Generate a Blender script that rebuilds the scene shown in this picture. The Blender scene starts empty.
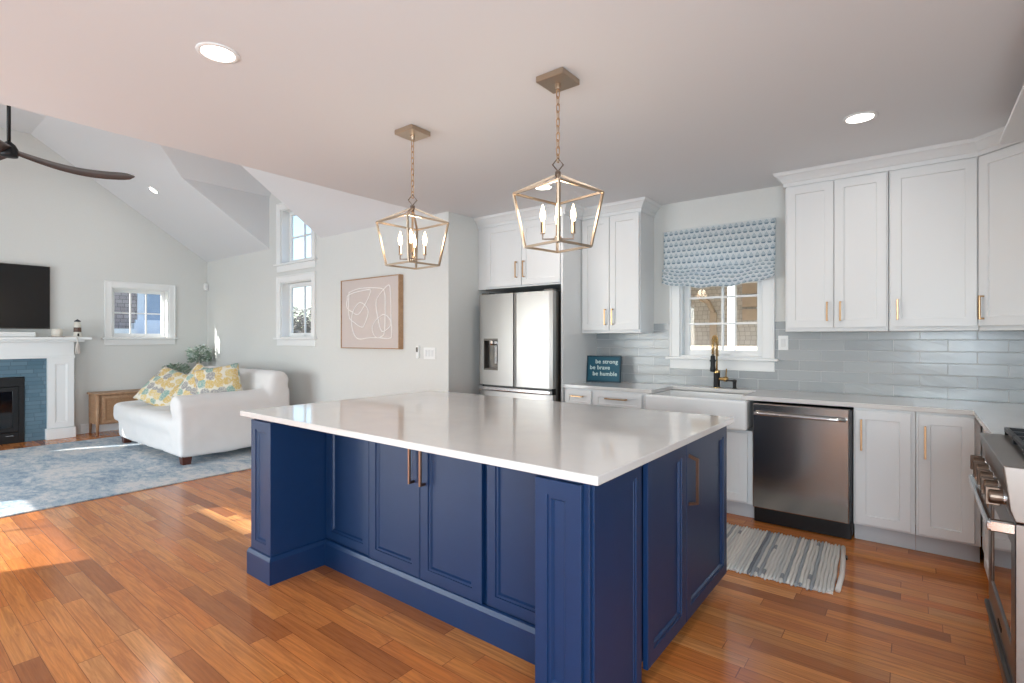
import bpy, bmesh, math, random
from mathutils import Vector, Matrix
R = math.radians
PI = math.pi
random.seed(7)
SC = bpy.context.scene
COL = SC.collection

# ------------------------------------------------------------------ camera
cam_d = bpy.data.cameras.new('camera')
cam = bpy.data.objects.new('camera', cam_d)
COL.objects.link(cam)
cam_d.sensor_fit = 'HORIZONTAL'
cam_d.sensor_width = 36.0
cam_d.lens = 36.0 * 517.0 / 1024.0
cam_d.shift_y = -3.0 / 1024.0
cam_d.clip_start = 0.05
cam_d.clip_end = 400
cam.location = (0, 0, 1.336)
cam.rotation_euler = (R(90), 0, 0.6617)
SC.camera = cam

# ------------------------------------------------------------------ world, sun, big lights, exposure
W = bpy.data.worlds.new('sky')
SC.world = W
W.use_nodes = True
wn = W.node_tree.nodes
wl = W.node_tree.links
sky = wn.new('ShaderNodeTexSky')
sky.sky_type = 'NISHITA'
sky.sun_disc = False
sky.sun_elevation = R(30)
sky.sun_rotation = R(206)
sky.air_density = 1.0
sky.dust_density = 0.6
bg = wn['Background']
bg.inputs['Strength'].default_value = 0.30
wl.new(sky.outputs['Color'], bg.inputs['Color'])

def lamp(name, kind, loc, energy, color=(1, 1, 1), **kw):
    d = bpy.data.lights.new(name, kind)
    d.energy = energy
    d.color = color
    for k, v in kw.items():
        if k not in ('rot', 'dir'):
            setattr(d, k, v)
    o = bpy.data.objects.new(name, d)
    COL.objects.link(o)
    o.location = loc
    if 'dir' in kw:
        o.rotation_euler = Vector(kw['dir']).to_track_quat('-Z', 'Y').to_euler()
    return o

lamp('sun', 'SUN', (0, 0, 10), 8.5, (1.0, 0.96, 0.88), dir=(0.5, 1.0, -0.58), angle=R(0.5))
# added area lamps imitating daylight, set in the openings behind the camera
lamp('fill_back_door', 'AREA', (-4.63, -2.30, 1.15), 42, (0.72, 0.87, 1.0), dir=(0.3, 1, -0.25), shape='RECTANGLE', size=1.25, size_y=1.9)
lamp('fill_living_patio_door', 'AREA', (-6.55, -2.30, 1.10), 64, (0.80, 0.91, 1.0), dir=(0, 1, -0.2), shape='RECTANGLE', size=1.9, size_y=1.9)
lamp('fill_side_door', 'AREA', (0.85, -0.9, 1.05), 66, (0.72, 0.87, 1.0), dir=(-1, 0.35, -0.15), shape='RECTANGLE', size=1.4, size_y=1.9)  # fill lamp in an added side opening

lamp('fill_back_window', 'AREA', (0.36, -2.30, 1.45), 38, (0.76, 0.89, 1.0), dir=(-0.1, 1, -0.1), shape='RECTANGLE', size=0.85, size_y=1.2)  # fill lamp added to brighten the base cabinets

vs = SC.view_settings
vs.view_transform = 'Standard'
vs.look = 'None'
vs.gamma = 1.0
vs.use_curve_mapping = False
vs.exposure = 0.58
try:
    SC.cycles.use_denoising = True
    SC.cycles.max_bounces = 10
    SC.cycles.diffuse_bounces = 4
    SC.cycles.glossy_bounces = 5
    SC.cycles.transparent_max_bounces = 16
    SC.cycles.sample_clamp_indirect = 6.0
    SC.cycles.caustics_reflective = False
    SC.cycles.caustics_refractive = False
except Exception:
    pass

# ------------------------------------------------------------------ node helpers
def srgb(r, g, b):
    f = lambda c: (c / 255.0 / 12.92) if c <= 10 else ((c / 255.0 + 0.055) / 1.055) ** 2.4
    return (f(r), f(g), f(b), 1.0)

class NT:
    """thin wrapper for writing node maths"""
    def __init__(self, name):
        self.m = bpy.data.materials.new(name)
        self.m.use_nodes = True
        self.t = self.m.node_tree
        self.n = self.t.nodes
        self.l = self.t.links
        self.b = self.n['Principled BSDF']
    def put(self, sock, v):
        if isinstance(v, bpy.types.NodeSocket):
            self.l.new(v, sock)
        elif v is not None:
            sock.default_value = v
    def math(self, op, a, b=None, c=None):
        x = self.n.new('ShaderNodeMath'); x.operation = op
        self.put(x.inputs[0], a)
        if b is not None: self.put(x.inputs[1], b)
        if c is not None: self.put(x.inputs[2], c)
        return x.outputs[0]
    def coord(self, kind='Object'):
        return self.n.new('ShaderNodeTexCoord').outputs[kind]
    def sep(self, v):
        x = self.n.new('ShaderNodeSeparateXYZ'); self.l.new(v, x.inputs[0]); return x.outputs
    def comb(self, a, b, c=0.0):
        x = self.n.new('ShaderNodeCombineXYZ')
        self.put(x.inputs[0], a); self.put(x.inputs[1], b); self.put(x.inputs[2], c)
        return x.outputs[0]
    def white(self, vec):
        x = self.n.new('ShaderNodeTexWhiteNoise'); x.noise_dimensions = '3D'
        self.l.new(vec, x.inputs['Vector']); return x.outputs['Value']
    def noise(self, vec, scale=5, detail=3, rough=0.55, dist=0.0):
        x = self.n.new('ShaderNodeTexNoise')
        if vec is not None: self.l.new(vec, x.inputs['Vector'])
        x.inputs['Scale'].default_value = scale; x.inputs['Detail'].default_value = detail
        x.inputs['Roughness'].default_value = rough; x.inputs['Distortion'].default_value = dist
        return x.outputs[0]
    def scale(self, vec, s):
        x = self.n.new('ShaderNodeVectorMath'); x.operation = 'MULTIPLY'
        self.l.new(vec, x.inputs[0]); x.inputs[1].default_value = s; return x.outputs[0]
    def ramp(self, fac, stops, interp='LINEAR'):
        x = self.n.new('ShaderNodeValToRGB'); x.color_ramp.interpolation = interp
        e = x.color_ramp.elements
        while len(e) < len(stops): e.new(0.5)
        for q, (p, c) in zip(e, stops): q.position = p; q.color = c
        self.put(x.inputs[0], fac); return x.outputs[0]
    def mix(self, fac, a, b, mode='MIX'):
        x = self.n.new('ShaderNodeMix'); x.data_type = 'RGBA'; x.blend_type = mode
        self.put(x.inputs[0], fac); self.put(x.inputs[6], a); self.put(x.inputs[7], b)
        return x.outputs[2]
    def bump(self, height, strength=0.2, dist=0.01):
        x = self.n.new('ShaderNodeBump'); x.inputs['Strength'].default_value = strength
        x.inputs['Distance'].default_value = dist
        self.l.new(height, x.inputs['Height']); self.l.new(x.outputs[0], self.b.inputs['Normal'])
    def set(self, **kw):
        for k, v in kw.items():
            self.put(self.b.inputs[k.replace('_', ' ')], v)
        return self.m

def plain(name, rgb, rough=0.5, metal=0.0, bump=0.0, bscale=40, var=0.0, coat=0.0, sheen=0.0):
    t = NT(name)
    c = srgb(*rgb)
    if var:
        nz = t.noise(t.coord(), bscale * 0.2, 3)
        d = tuple(x * (1 - var) for x in c[:3]) + (1,)
        u = tuple(min(1, x * (1 + var)) for x in c[:3]) + (1,)
        c = t.ramp(nz, [(0.3, d), (0.7, u)])
    t.set(Base_Color=c, Roughness=rough, Metallic=metal, Coat_Weight=coat, Sheen_Weight=sheen)
    if bump:
        t.bump(t.noise(t.coord(), bscale, 3), bump, 0.004)
    return t.m

def wood(name, a, b, rough=0.45, stretch=(3, 30, 30), scale=1.0, coat=0.0):
    t = NT(name)
    nz = t.noise(t.scale(t.coord(), stretch), scale, 4, 0.6, 1.2)
    t.set(Base_Color=t.ramp(nz, [(0.3, srgb(*a)), (0.7, srgb(*b))]), Roughness=rough, Coat_Weight=coat)
    t.bump(nz, 0.08, 0.002)
    return t.m

MAT = {}
MAT['wall'] = plain('wall_paint', (218, 218, 214), 0.85, bump=0.03, bscale=300, var=0.01)
MAT['ceiling'] = plain('ceiling_paint', (225, 225, 226), 0.9, bump=0.03, bscale=200)
MAT['trim'] = plain('trim_paint', (238, 238, 236), 0.4, bump=0.01)
MAT['white'] = plain('white_lacquer', (226, 226, 225), 0.38, bump=0.01, bscale=120)
MAT['toe'] = plain('toe_kick_paint', (196, 198, 200), 0.5, bump=0.01)
MAT['blue'] = plain('navy_lacquer', (12, 44, 82), 0.42, bump=0.015, bscale=90, var=0.04)
MAT['brass'] = plain('brushed_brass', (196, 160, 122), 0.3, 1.0, bump=0.02, bscale=150)
MAT['nickel'] = plain('warm_nickel', (188, 170, 150), 0.34, 1.0, bump=0.01, bscale=150)
MAT['bronze'] = plain('dark_bronze', (120, 104, 92), 0.38, 1.0, bump=0.01, bscale=100)
MAT['copper'] = plain('antique_copper_pull', (128, 96, 80), 0.35, 1.0, bump=0.01, bscale=100)
MAT['gold'] = plain('gold_metal', (206, 172, 116), 0.25, 1.0, bump=0.01)
MAT['black'] = plain('black_metal', (28, 29, 31), 0.4, 0.3, bump=0.01)
MAT['blackpl'] = plain('black_plastic', (16, 16, 18), 0.35, bump=0.01)
MAT['darkglass'] = plain('dark_glass', (14, 15, 17), 0.06, coat=0.5, bump=0.002)
MAT['screen'] = plain('tv_screen', (20, 20, 21), 0.22, bump=0.002)
MAT['porcelain'] = plain('white_fireclay', (238, 238, 236), 0.12, coat=0.6, bump=0.005)
MAT['slip'] = plain('white_slipcover_fabric', (226, 223, 220), 0.95, bump=0.25, bscale=260, sheen=0.2)
MAT['darkwood'] = wood('dark_sofa_leg_wood', (66, 30, 18), (96, 44, 26), 0.35, coat=0.3)
MAT['oak'] = wood('light_oak', (160, 122, 92), (188, 150, 116), 0.5)
MAT['oakcane'] = wood('oak_cane_weave', (150, 112, 80), (178, 138, 102), 0.6, (60, 60, 60))
MAT['fan'] = wood('walnut_blade', (62, 44, 38), (96, 72, 62), 0.35, (4, 30, 30), coat=0.2)
MAT['frame'] = wood('pine_frame', (160, 124, 92), (186, 150, 116), 0.5)
MAT['cream'] = plain('cream_ceramic', (226, 220, 208), 0.5, var=0.03)
MAT['browncer'] = plain('brown_ceramic', (96, 74, 64), 0.5, var=0.05)
MAT['canvas'] = plain('blush_canvas', (206, 194, 188), 0.9, bump=0.3, bscale=600, var=0.02)
MAT['paintline'] = plain('white_paint_line', (240, 236, 232), 0.8, bump=0.05)
MAT['teal'] = plain('teal_sign_paint', (14, 84, 104), 0.55, bump=0.05, bscale=80, var=0.06)
MAT['tealdark'] = plain('dark_teal_frame', (10, 58, 74), 0.5, bump=0.05)
MAT['letter'] = plain('pale_letter_paint', (214, 232, 228), 0.6, bump=0.02)
MAT['leaf'] = plain('eucalyptus_leaf', (150, 168, 150), 0.6, var=0.25, bscale=60)
MAT['leafpale'] = plain('pale_leaf', (204, 214, 206), 0.6, var=0.15, bscale=60)
MAT['petal'] = plain('white_petal', (238, 238, 234), 0.6, var=0.03)
MAT['string'] = plain('cotton_string', (222, 214, 206), 0.95, bump=0.3, bscale=400)
MAT['grout'] = plain('grout', (200, 202, 202), 0.9, bump=0.1)
MAT['bark'] = plain('bark', (98, 90, 84), 0.9, var=0.2)
MAT['twig'] = plain('twig', (110, 104, 98), 0.9, var=0.2)
MAT['grass'] = plain('winter_lawn', (118, 122, 88), 0.95, var=0.2)
MAT['siding'] = plain('pale_siding', (214, 220, 226), 0.7, var=0.03)
MAT['flatblue'] = plain('flat_blue', (150, 166, 184), 0.6, var=0.05)
MAT['roofdark'] = plain('dark_roofing', (66, 68, 76), 0.9, var=0.15, bump=0.3)
MAT['deck'] = wood('deck_boards', (140, 120, 104), (164, 146, 128), 0.8)
MAT['tan'] = plain('tan_plaster', (206, 190, 172), 0.8, var=0.05)

def emis(name, rgb, strength):
    t = NT(name)
    t.set(Base_Color=srgb(*rgb), Emission_Color=srgb(*rgb), Emission_Strength=strength)
    return t.m
MAT['lens'] = emis('lit_lens', (255, 250, 242), 6.0)
MAT['bulb'] = emis('lit_bulb', (255, 222, 180), 6.0)

def steel(name, rgb, rough, vertical=True):
    t = NT(name)
    st = (500, 500, 2) if vertical else (3, 500, 500)
    nz = t.noise(t.scale(t.coord(), st), 1.0, 3)
    t.set(Base_Color=srgb(*rgb), Metallic=1.0,
          Roughness=t.ramp(nz, [(0.3, (rough * 0.95,) * 3 + (1,)), (0.7, (rough * 1.05,) * 3 + (1,))]))
    wob = t.noise(t.scale(t.coord(), (5, 5, 1.2)), 1.0, 1)
    t.bump(wob, 0.06, 0.02)
    return t.m
MAT['steel'] = steel('stainless_steel', (158, 156, 154), 0.34)
MAT['steeldw'] = steel('dishwasher_stainless', (170, 165, 161), 0.20)
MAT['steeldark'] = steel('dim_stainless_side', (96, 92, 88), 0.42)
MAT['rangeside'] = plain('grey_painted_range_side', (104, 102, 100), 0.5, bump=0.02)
MAT['steelrange'] = steel('range_stainless', (134, 126, 120), 0.34)
MAT['steelsmooth'] = plain('polished_steel', (205, 205, 206), 0.16, 1.0, bump=0.004)

def m_floor():
    t = NT('oak_plank_floor')
    p = t.sep(t.n.new('ShaderNodeNewGeometry').outputs['Position'])
    x, y = p[0], p[1]
    w = 0.0826
    yy = t.math('DIVIDE', y, w)
    row = t.math('FLOOR', yy)
    fy = t.math('FRACT', yy)
    rr = t.white(t.comb(row, 3.7))
    L = t.math('MULTIPLY_ADD', rr, 0.5, 0.55)
    xx = t.math('ADD', t.math('DIVIDE', x, L), t.math('MULTIPLY', rr, 37.3))
    colm = t.math('FLOOR', xx)
    fx = t.math('FRACT', xx)
    idn = t.white(t.comb(row, colm, 1.0))
    id2 = t.white(t.comb(colm, row, 5.0))
    base = t.ramp(idn, [(0.0, srgb(142, 76, 34)), (0.2, srgb(196, 116, 56)), (0.45, srgb(216, 138, 70)),
                        (0.7, srgb(202, 114, 50)), (0.88, srgb(228, 158, 94)), (1.0, srgb(150, 78, 34))])
    gv = t.comb(t.math('MULTIPLY', x, 2.2), t.math('MULTIPLY', y, 38.0), t.math('MULTIPLY', id2, 40.0))
    g = t.noise(gv, 1.0, 5, 0.62, 1.6)
    c1 = t.mix(t.math('MULTIPLY', t.ramp(g, [(0.35, (1, 1, 1, 1)), (0.62, (0, 0, 0, 1))]), 0.52), base, srgb(116, 58, 26), 'MIX')
    g2 = t.noise(t.comb(t.math('MULTIPLY', x, 9.0), t.math('MULTIPLY', y, 160.0), idn), 1.0, 2)
    c2 = t.mix(t.math('MULTIPLY', g2, 0.16), c1, srgb(224, 170, 118))
    gapy = t.math('LESS_THAN', t.math('MINIMUM', fy, t.math('SUBTRACT', 1.0, fy)), 0.013)
    gapx = t.math('LESS_THAN', t.math('MINIMUM', fx, t.math('SUBTRACT', 1.0, fx)), 0.0018)
    gap = t.math('MAXIMUM', gapy, gapx)
    c3 = t.mix(t.math('MULTIPLY', gap, 0.75), c2, srgb(84, 44, 24))
    rg = t.math('MULTIPLY_ADD', g, 0.10, 0.13)
    t.set(Base_Color=c3, Roughness=rg, Coat_Weight=0.05, Coat_Roughness=0.12, Specular_IOR_Level=0.3)
    h = t.math('ADD', t.math('MULTIPLY', gap, -1.0), t.math('MULTIPLY', t.noise(t.comb(x, t.math('MULTIPLY', y, 6.0)), 4.0, 2), 0.5))
    t.bump(h, 0.12, 0.002)
    return t.m
MAT['floor'] = m_floor()

def m_quartz():
    t = NT('white_quartz')
    nz = t.noise(t.coord(), 60, 4, 0.6)
    n2 = t.noise(t.coord(), 3, 3, 0.6, 1.0)
    c = t.mix(t.ramp(n2, [(0.4, (0, 0, 0, 1)), (0.7, (0.5, 0.5, 0.5, 1))]), srgb(218, 214, 210), srgb(208, 205, 203))
    c = t.mix(t.math('MULTIPLY', nz, 0.08), c, srgb(184, 180, 176))
    return t.set(Base_Color=c, Roughness=0.09, Coat_Weight=0.2)
MAT['quartz'] = m_quartz()

def m_tiles(name, tw, th, c1, c2, grout, gap, rough, wave, axis='x', off=0.5, z0=0.0, x0=0.0, randrow=False):
    """running-bond tile: counts from the world position so joints line up"""
    t = NT(name)
    p = t.sep(t.n.new('ShaderNodeNewGeometry').outputs['Position'])
    u = p[0] if axis == 'x' else p[1]
    zz = t.math('DIVIDE', t.math('SUBTRACT', p[2], z0), th)
    row = t.math('FLOOR', zz); fz = t.math('FRACT', zz)
    if randrow:
        o = t.white(t.comb(row, 2.0))
    else:
        o = t.math('MULTIPLY', t.math('MODULO', t.math('ABSOLUTE', row), 2.0), off)
    uu = t.math('ADD', t.math('DIVIDE', t.math('SUBTRACT', u, x0), tw), o)
    colm = t.math('FLOOR', uu); fu = t.math('FRACT', uu)
    du = t.math('MULTIPLY', t.math('MINIMUM', fu, t.math('SUBTRACT', 1.0, fu)), tw)
    dz = t.math('MULTIPLY', t.math('MINIMUM', fz, t.math('SUBTRACT', 1.0, fz)), th)
    d = t.math('MINIMUM', du, dz)
    g = t.math('LESS_THAN', d, gap)
    idn = t.white(t.comb(row, colm, 2.0))
    base = t.ramp(idn, [(0.0, srgb(*c1)), (1.0, srgb(*c2))])
    ws = t.n.new('ShaderNodeNewGeometry').outputs['Position']
    wv = t.noise(t.comb(t.math('MULTIPLY', u, 7.0), t.math('MULTIPLY_ADD', u, 9.0, t.math('MULTIPLY', p[2], 26.0)), t.math('MULTIPLY', idn, 60.0)), 1.0, 2, 0.5, 0.8)
    base = t.mix(t.math('MULTIPLY', wv, 0.25), base, srgb(*[min(255, v + 16) for v in c2]))
    t.set(Base_Color=t.mix(g, base, srgb(*grout)), Roughness=t.math('MULTIPLY_ADD', g, 0.6, rough), Coat_Weight=0.1)
    edge = t.math('MINIMUM', t.math('DIVIDE', d, gap * 2.2), 1.0)
    t.bump(t.math('ADD', t.math('MULTIPLY', wv, wave), t.math('MULTIPLY', edge, 0.35)), 0.6, 0.008)
    return t.m
MAT['splash'] = m_tiles('wavy_grey_glazed_tile', 0.305, 0.0825, (160, 164, 166), (174, 178, 179), (205, 206, 205), 0.0018, 0.24, 0.4, 'x', 0.5, 0.914, -0.427)
MAT['splash_side'] = m_tiles('wavy_grey_glazed_tile_side', 0.305, 0.0825, (160, 164, 166), (174, 178, 179), (205, 206, 205), 0.0018, 0.24, 0.4, 'y', 0.5, 0.914, 0.0)
MAT['bluetile'] = m_tiles('blue_glazed_brick_tile', 0.16, 0.052, (84, 112, 128), (104, 130, 144), (66, 90, 104), 0.0022, 0.2, 0.4, 'y', 0.5, 0.0, 0.06, True)
MAT['shingle'] = m_tiles('weathered_shingles', 0.13, 0.085, (138, 128, 126), (170, 158, 154), (92, 84, 86), 0.004, 0.8, 0.6, 'y', 0.5, 0.0, 0.0, True)
MAT['shinglex'] = m_tiles('weathered_grey_shingles', 0.12, 0.10, (206, 204, 200), (220, 218, 214), (170, 168, 165), 0.004, 0.8, 0.6, 'x', 0.5, 0.0, 0.0, True)

def m_glass():
    m = bpy.data.materials.new('window_glass'); m.use_nodes = True
    n = m.node_tree.nodes; l = m.node_tree.links
    n.remove(n['Principled BSDF'])
    tr = n.new('ShaderNodeBsdfTransparent'); tr.inputs[0].default_value = (0.96, 0.98, 1, 1)
    gl = n.new('ShaderNodeBsdfGlossy'); gl.inputs['Roughness'].default_value = 0.02
    lw = n.new('ShaderNodeLayerWeight')
    p5 = n.new('ShaderNodeMath'); p5.operation = 'POWER'; p5.inputs[1].default_value = 5.0
    ma = n.new('ShaderNodeMath'); ma.operation = 'MULTIPLY_ADD'; ma.inputs[1].default_value = 0.9; ma.inputs[2].default_value = 0.03
    mx = n.new('ShaderNodeMixShader')
    l.new(lw.outputs['Facing'], p5.inputs[0]); l.new(p5.outputs[0], ma.inputs[0])
    l.new(ma.outputs[0], mx.inputs[0]); l.new(tr.outputs[0], mx.inputs[1]); l.new(gl.outputs[0], mx.inputs[2])
    l.new(mx.outputs[0], n['Material Output'].inputs[0])
    return m
MAT['glass'] = m_glass()

def m_rug():
    t = NT('distressed_blue_rug')
    co = t.coord()
    n1 = t.noise(t.scale(co, (1.0, 1.6, 1)), 1.6, 8, 0.68, 0.6)
    n2 = t.noise(t.scale(co, (1.0, 1.8, 1)), 9, 8, 0.8, 0.3)
    n3 = t.noise(t.scale(co, (40, 110, 1)), 1, 3, 0.7)
    f = t.math('ADD', t.math('MULTIPLY', n1, 0.5), t.math('ADD', t.math('MULTIPLY', n2, 0.55), t.math('MULTIPLY', n3, 0.12)))
    c = t.ramp(f, [(0.45, srgb(70, 98, 126)), (0.53, srgb(116, 138, 156)), (0.59, srgb(158, 168, 175)), (0.65, srgb(196, 192, 188))])
    t.set(Base_Color=c, Roughness=0.95, Sheen_Weight=0.2)
    t.bump(n3, 0.5, 0.004)
    return t.m
MAT['rug'] = m_rug()

def m_ragcord():
    t = NT('woven_rag_cord')
    p = t.sep(t.coord())
    idn = t.white(t.comb(t.math('FLOOR', t.math('DIVIDE', t.math('ADD', p[0], 0.42915), 0.0183)), 1.0))
    seg = t.white(t.comb(t.math('FLOOR', t.math('DIVIDE', t.math('ADD', p[0], 0.42915), 0.0183)), t.math('FLOOR', t.math('DIVIDE', p[1], 0.07)), 4.0))
    base = t.ramp(idn, [(0.0, srgb(204, 200, 194)), (0.40, srgb(186, 186, 184)), (0.56, srgb(216, 210, 202)), (0.72, srgb(130, 138, 146)), (0.86, srgb(70, 82, 100))], 'CONSTANT')
    c = t.mix(t.math('GREATER_THAN', seg, 0.97), base, srgb(110, 116, 124))
    c = t.mix(t.math('MULTIPLY', t.noise(t.coord(), 160, 3), 0.35), c, srgb(232, 226, 216))
    t.set(Base_Color=c, Roughness=0.95)
    t.bump(t.noise(t.coord(), 220, 3), 0.6, 0.003)
    return t.m
MAT['rag'] = m_ragcord()

def m_shade():
    """staggered little blue sailing boats in a pale lattice on white linen; x across, z up"""
    t = NT('sailboat_print_linen')
    p = t.sep(t.coord('UV'))
    cw, ch = 0.047, 0.058
    v = t.math('DIVIDE', p[1], ch); row = t.math('FLOOR', v); fv = t.math('FRACT', v)
    u = t.math('ADD', t.math('DIVIDE', p[0], cw), t.math('MULTIPLY', t.math('MODULO', t.math('ABSOLUTE', row), 2.0), 0.5))
    fu = t.math('FRACT', u)
    cx = t.math('ABSOLUTE', t.math('SUBTRACT', fu, 0.5))
    # sails: triangle narrowing upwards between 0.38 and 0.86
    sailw = t.math('MULTIPLY', t.math('SUBTRACT', 0.98, fv), 0.70)
    sail = t.math('MULTIPLY', t.math('LESS_THAN', cx, sailw), t.math('GREATER_THAN', fv, 0.36))
    sail = t.math('MULTIPLY', sail, t.math('LESS_THAN', fv, 0.92))
    mast = t.math('LESS_THAN', cx, 0.02)
    hullw = t.math('MULTIPLY_ADD', t.math('SUBTRACT', fv, 0.08), 0.6, 0.22)
    hull = t.math('MULTIPLY', t.math('LESS_THAN', cx, hullw), t.math('MULTIPLY', t.math('GREATER_THAN', fv, 0.10), t.math('LESS_THAN', fv, 0.34)))
    # lattice: rounded diamond lines between the boats
    d = t.math('ADD', cx, t.math('MULTIPLY', t.math('ABSOLUTE', t.math('SUBTRACT', fv, 0.45)), 0.35))
    lat = t.math('MULTIPLY', t.math('GREATER_THAN', d, 0.44), t.math('LESS_THAN', d, 0.50))
    c = t.mix(t.math('MULTIPLY', lat, 0.3), srgb(240, 243, 244), srgb(160, 180, 194))
    c = t.mix(t.math('MULTIPLY', sail, 0.40), c, srgb(116, 158, 176))
    c = t.mix(t.math('MULTIPLY', hull, 0.8), c, srgb(80, 124, 146))
    c = t.mix(t.math('MULTIPLY', t.math('MULTIPLY', mast, sail), 0.8), c, srgb(222, 228, 232))
    t.set(Base_Color=c, Roughness=0.9)
    t.bump(t.noise(t.coord('UV'), 900, 2), 0.15, 0.002)
    tl = t.n.new('ShaderNodeBsdfTranslucent'); t.l.new(c, tl.inputs[0])
    mx = t.n.new('ShaderNodeMixShader'); mx.inputs[0].default_value = 0.45
    t.l.new(t.b.outputs[0], mx.inputs[1]); t.l.new(tl.outputs[0], mx.inputs[2])
    t.l.new(mx.outputs[0], t.n['Material Output'].inputs[0])
    return t.m
MAT['shade'] = m_shade()

def m_pillow():
    t = NT('flower_print_cotton')
    v = t.n.new('ShaderNodeTexVoronoi'); v.inputs['Scale'].default_value = 11
    v.inputs['Randomness'].default_value = 0.55
    t.l.new(t.coord(), v.inputs['Vector'])
    dist, colr = v.outputs['Distance'], v.outputs['Color']
    cid = t.sep(colr)[0]
    flower = t.ramp(cid, [(0.0, srgb(212, 180, 108)), (0.34, srgb(134, 168, 158)), (0.62, srgb(150, 148, 148)), (0.82, srgb(218, 192, 128))], 'CONSTANT')
    pet = t.noise(t.coord(), 46, 2, 0.6, 0.5)
    edge = t.math('ADD', dist, t.math('MULTIPLY', pet, 0.30))
    mask = t.ramp(edge, [(0.70, (1, 1, 1, 1)), (0.76, (0, 0, 0, 1))])
    lines = t.ramp(t.noise(t.coord(), 60, 2), [(0.44, (0, 0, 0, 1)), (0.5, (1, 1, 1, 1))])
    c = t.mix(t.math('MULTIPLY', mask, t.math('MULTIPLY_ADD', lines, 0.45, 0.5)), srgb(224, 216, 200), flower)
    t.set(Base_Color=c, Roughness=0.9)
    t.bump(t.noise(t.coord(), 300, 2), 0.2, 0.002)
    return t.m
MAT['pillow'] = m_pillow()

# ------------------------------------------------------------------ mesh helpers
def BM(): return bmesh.new()

def box(bm, x0, x1, y0, y1, z0, z1, bev=0.0, seg=1, mtx=None):
    x0, x1 = min(x0, x1), max(x0, x1); y0, y1 = min(y0, y1), max(y0, y1); z0, z1 = min(z0, z1), max(z0, z1)
    j = [random.uniform(0.0001, 0.0005) * random.choice((-1, 1)) for _ in range(3)]   # keeps touching faces from coinciding
    x0 += j[0]; x1 += j[0]; y0 += j[1]; y1 += j[1]; z0 += abs(j[2]); z1 += abs(j[2])
    r = bmesh.ops.create_cube(bm, size=1.0)
    vs_ = r['verts']
    for v in vs_:
        v.co = Vector(((x0 + x1) / 2 + v.co.x * (x1 - x0), (y0 + y1) / 2 + v.co.y * (y1 - y0), (z0 + z1) / 2 + v.co.z * (z1 - z0)))
    if bev > 0:
        bev = min(bev, 0.49 * min(x1 - x0, y1 - y0, z1 - z0))
        es = list({e for v in vs_ for e in v.link_edges})
        b = bmesh.ops.bevel(bm, geom=es, offset=bev, segments=seg, affect='EDGES', profile=0.5)
        vs_ = list({v for f in b['faces'] for v in f.verts} | {v for v in vs_ if v.is_valid})
    if mtx is not None:
        for v in vs_: v.co = mtx @ v.co
    return vs_

def tube(bm, pts, r, seg=8, closed=False, cap=True, square=False):
    pts = [Vector(p) for p in pts]
    n = len(pts)
    rr = r if isinstance(r, (list, tuple)) else [r] * n
    rings = []
    up = None
    for i, p in enumerate(pts):
        if closed: t = (pts[(i + 1) % n] - pts[i - 1])
        elif i == 0: t = pts[1] - pts[0]
        elif i == n - 1: t = pts[-1] - pts[-2]
        else: t = (pts[i + 1] - p).normalized() + (p - pts[i - 1]).normalized()
        if t.length < 1e-9: t = Vector((0, 0, 1))
        t.normalize()
        if up is None:
            a = Vector((0, 0, 1)) if abs(t.z) < 0.9 else Vector((1, 0, 0))
            up = (a - t * a.dot(t)).normalized()
        else:
            up = (up - t * up.dot(t))
            if up.length < 1e-6: up = t.orthogonal()
            up.normalize()
        sd = t.cross(up)
        k = 4 if square else seg
        ph = PI / 4 if square else 0
        rings.append([bm.verts.new(p + (up * math.cos(ph + 2 * PI * j / k) + sd * math.sin(ph + 2 * PI * j / k)) * rr[i] * (1.414 if square else 1)) for j in range(k)])
    k = len(rings[0])
    m = n if closed else n - 1
    for i in range(m):
        a, b = rings[i], rings[(i + 1) % n]
        for j in range(k):
            try: bm.faces.new((a[j], a[(j + 1) % k], b[(j + 1) % k], b[j]))
            except ValueError: pass
    if cap and not closed:
        bm.faces.new(rings[0][::-1]); bm.faces.new(rings[-1])
    return rings

def lathe(bm, prof, seg=24, c=(0, 0, 0), axis='z', cap=True):
    rings = []
    for r, z in prof:
        ring = []
        for j in range(seg):
            a = 2 * PI * j / seg
            u, v = r * math.cos(a), r * math.sin(a)
            if axis == 'z': q = (u, v, z)
            elif axis == 'y': q = (u, z, -v)
            else: q = (z, u, v)
            ring.append(bm.verts.new((c[0] + q[0], c[1] + q[1], c[2] + q[2])))
        rings.append(ring)
    for a, b in zip(rings, rings[1:]):
        for j in range(seg):
            bm.faces.new((a[j], a[(j + 1) % seg], b[(j + 1) % seg], b[j]))
    if cap:
        bm.faces.new(rings[0][::-1]); bm.faces.new(rings[-1])

def prism(bm, poly, z0, z1):
    lo = [bm.verts.new((x, y, z0)) for x, y in poly]
    hi = [bm.verts.new((x, y, z1)) for x, y in poly]
    bm.faces.new(lo[::-1]); bm.faces.new(hi)
    n = len(poly)
    for i in range(n):
        bm.faces.new((lo[i], lo[(i + 1) % n], hi[(i + 1) % n], hi[i]))

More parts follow.
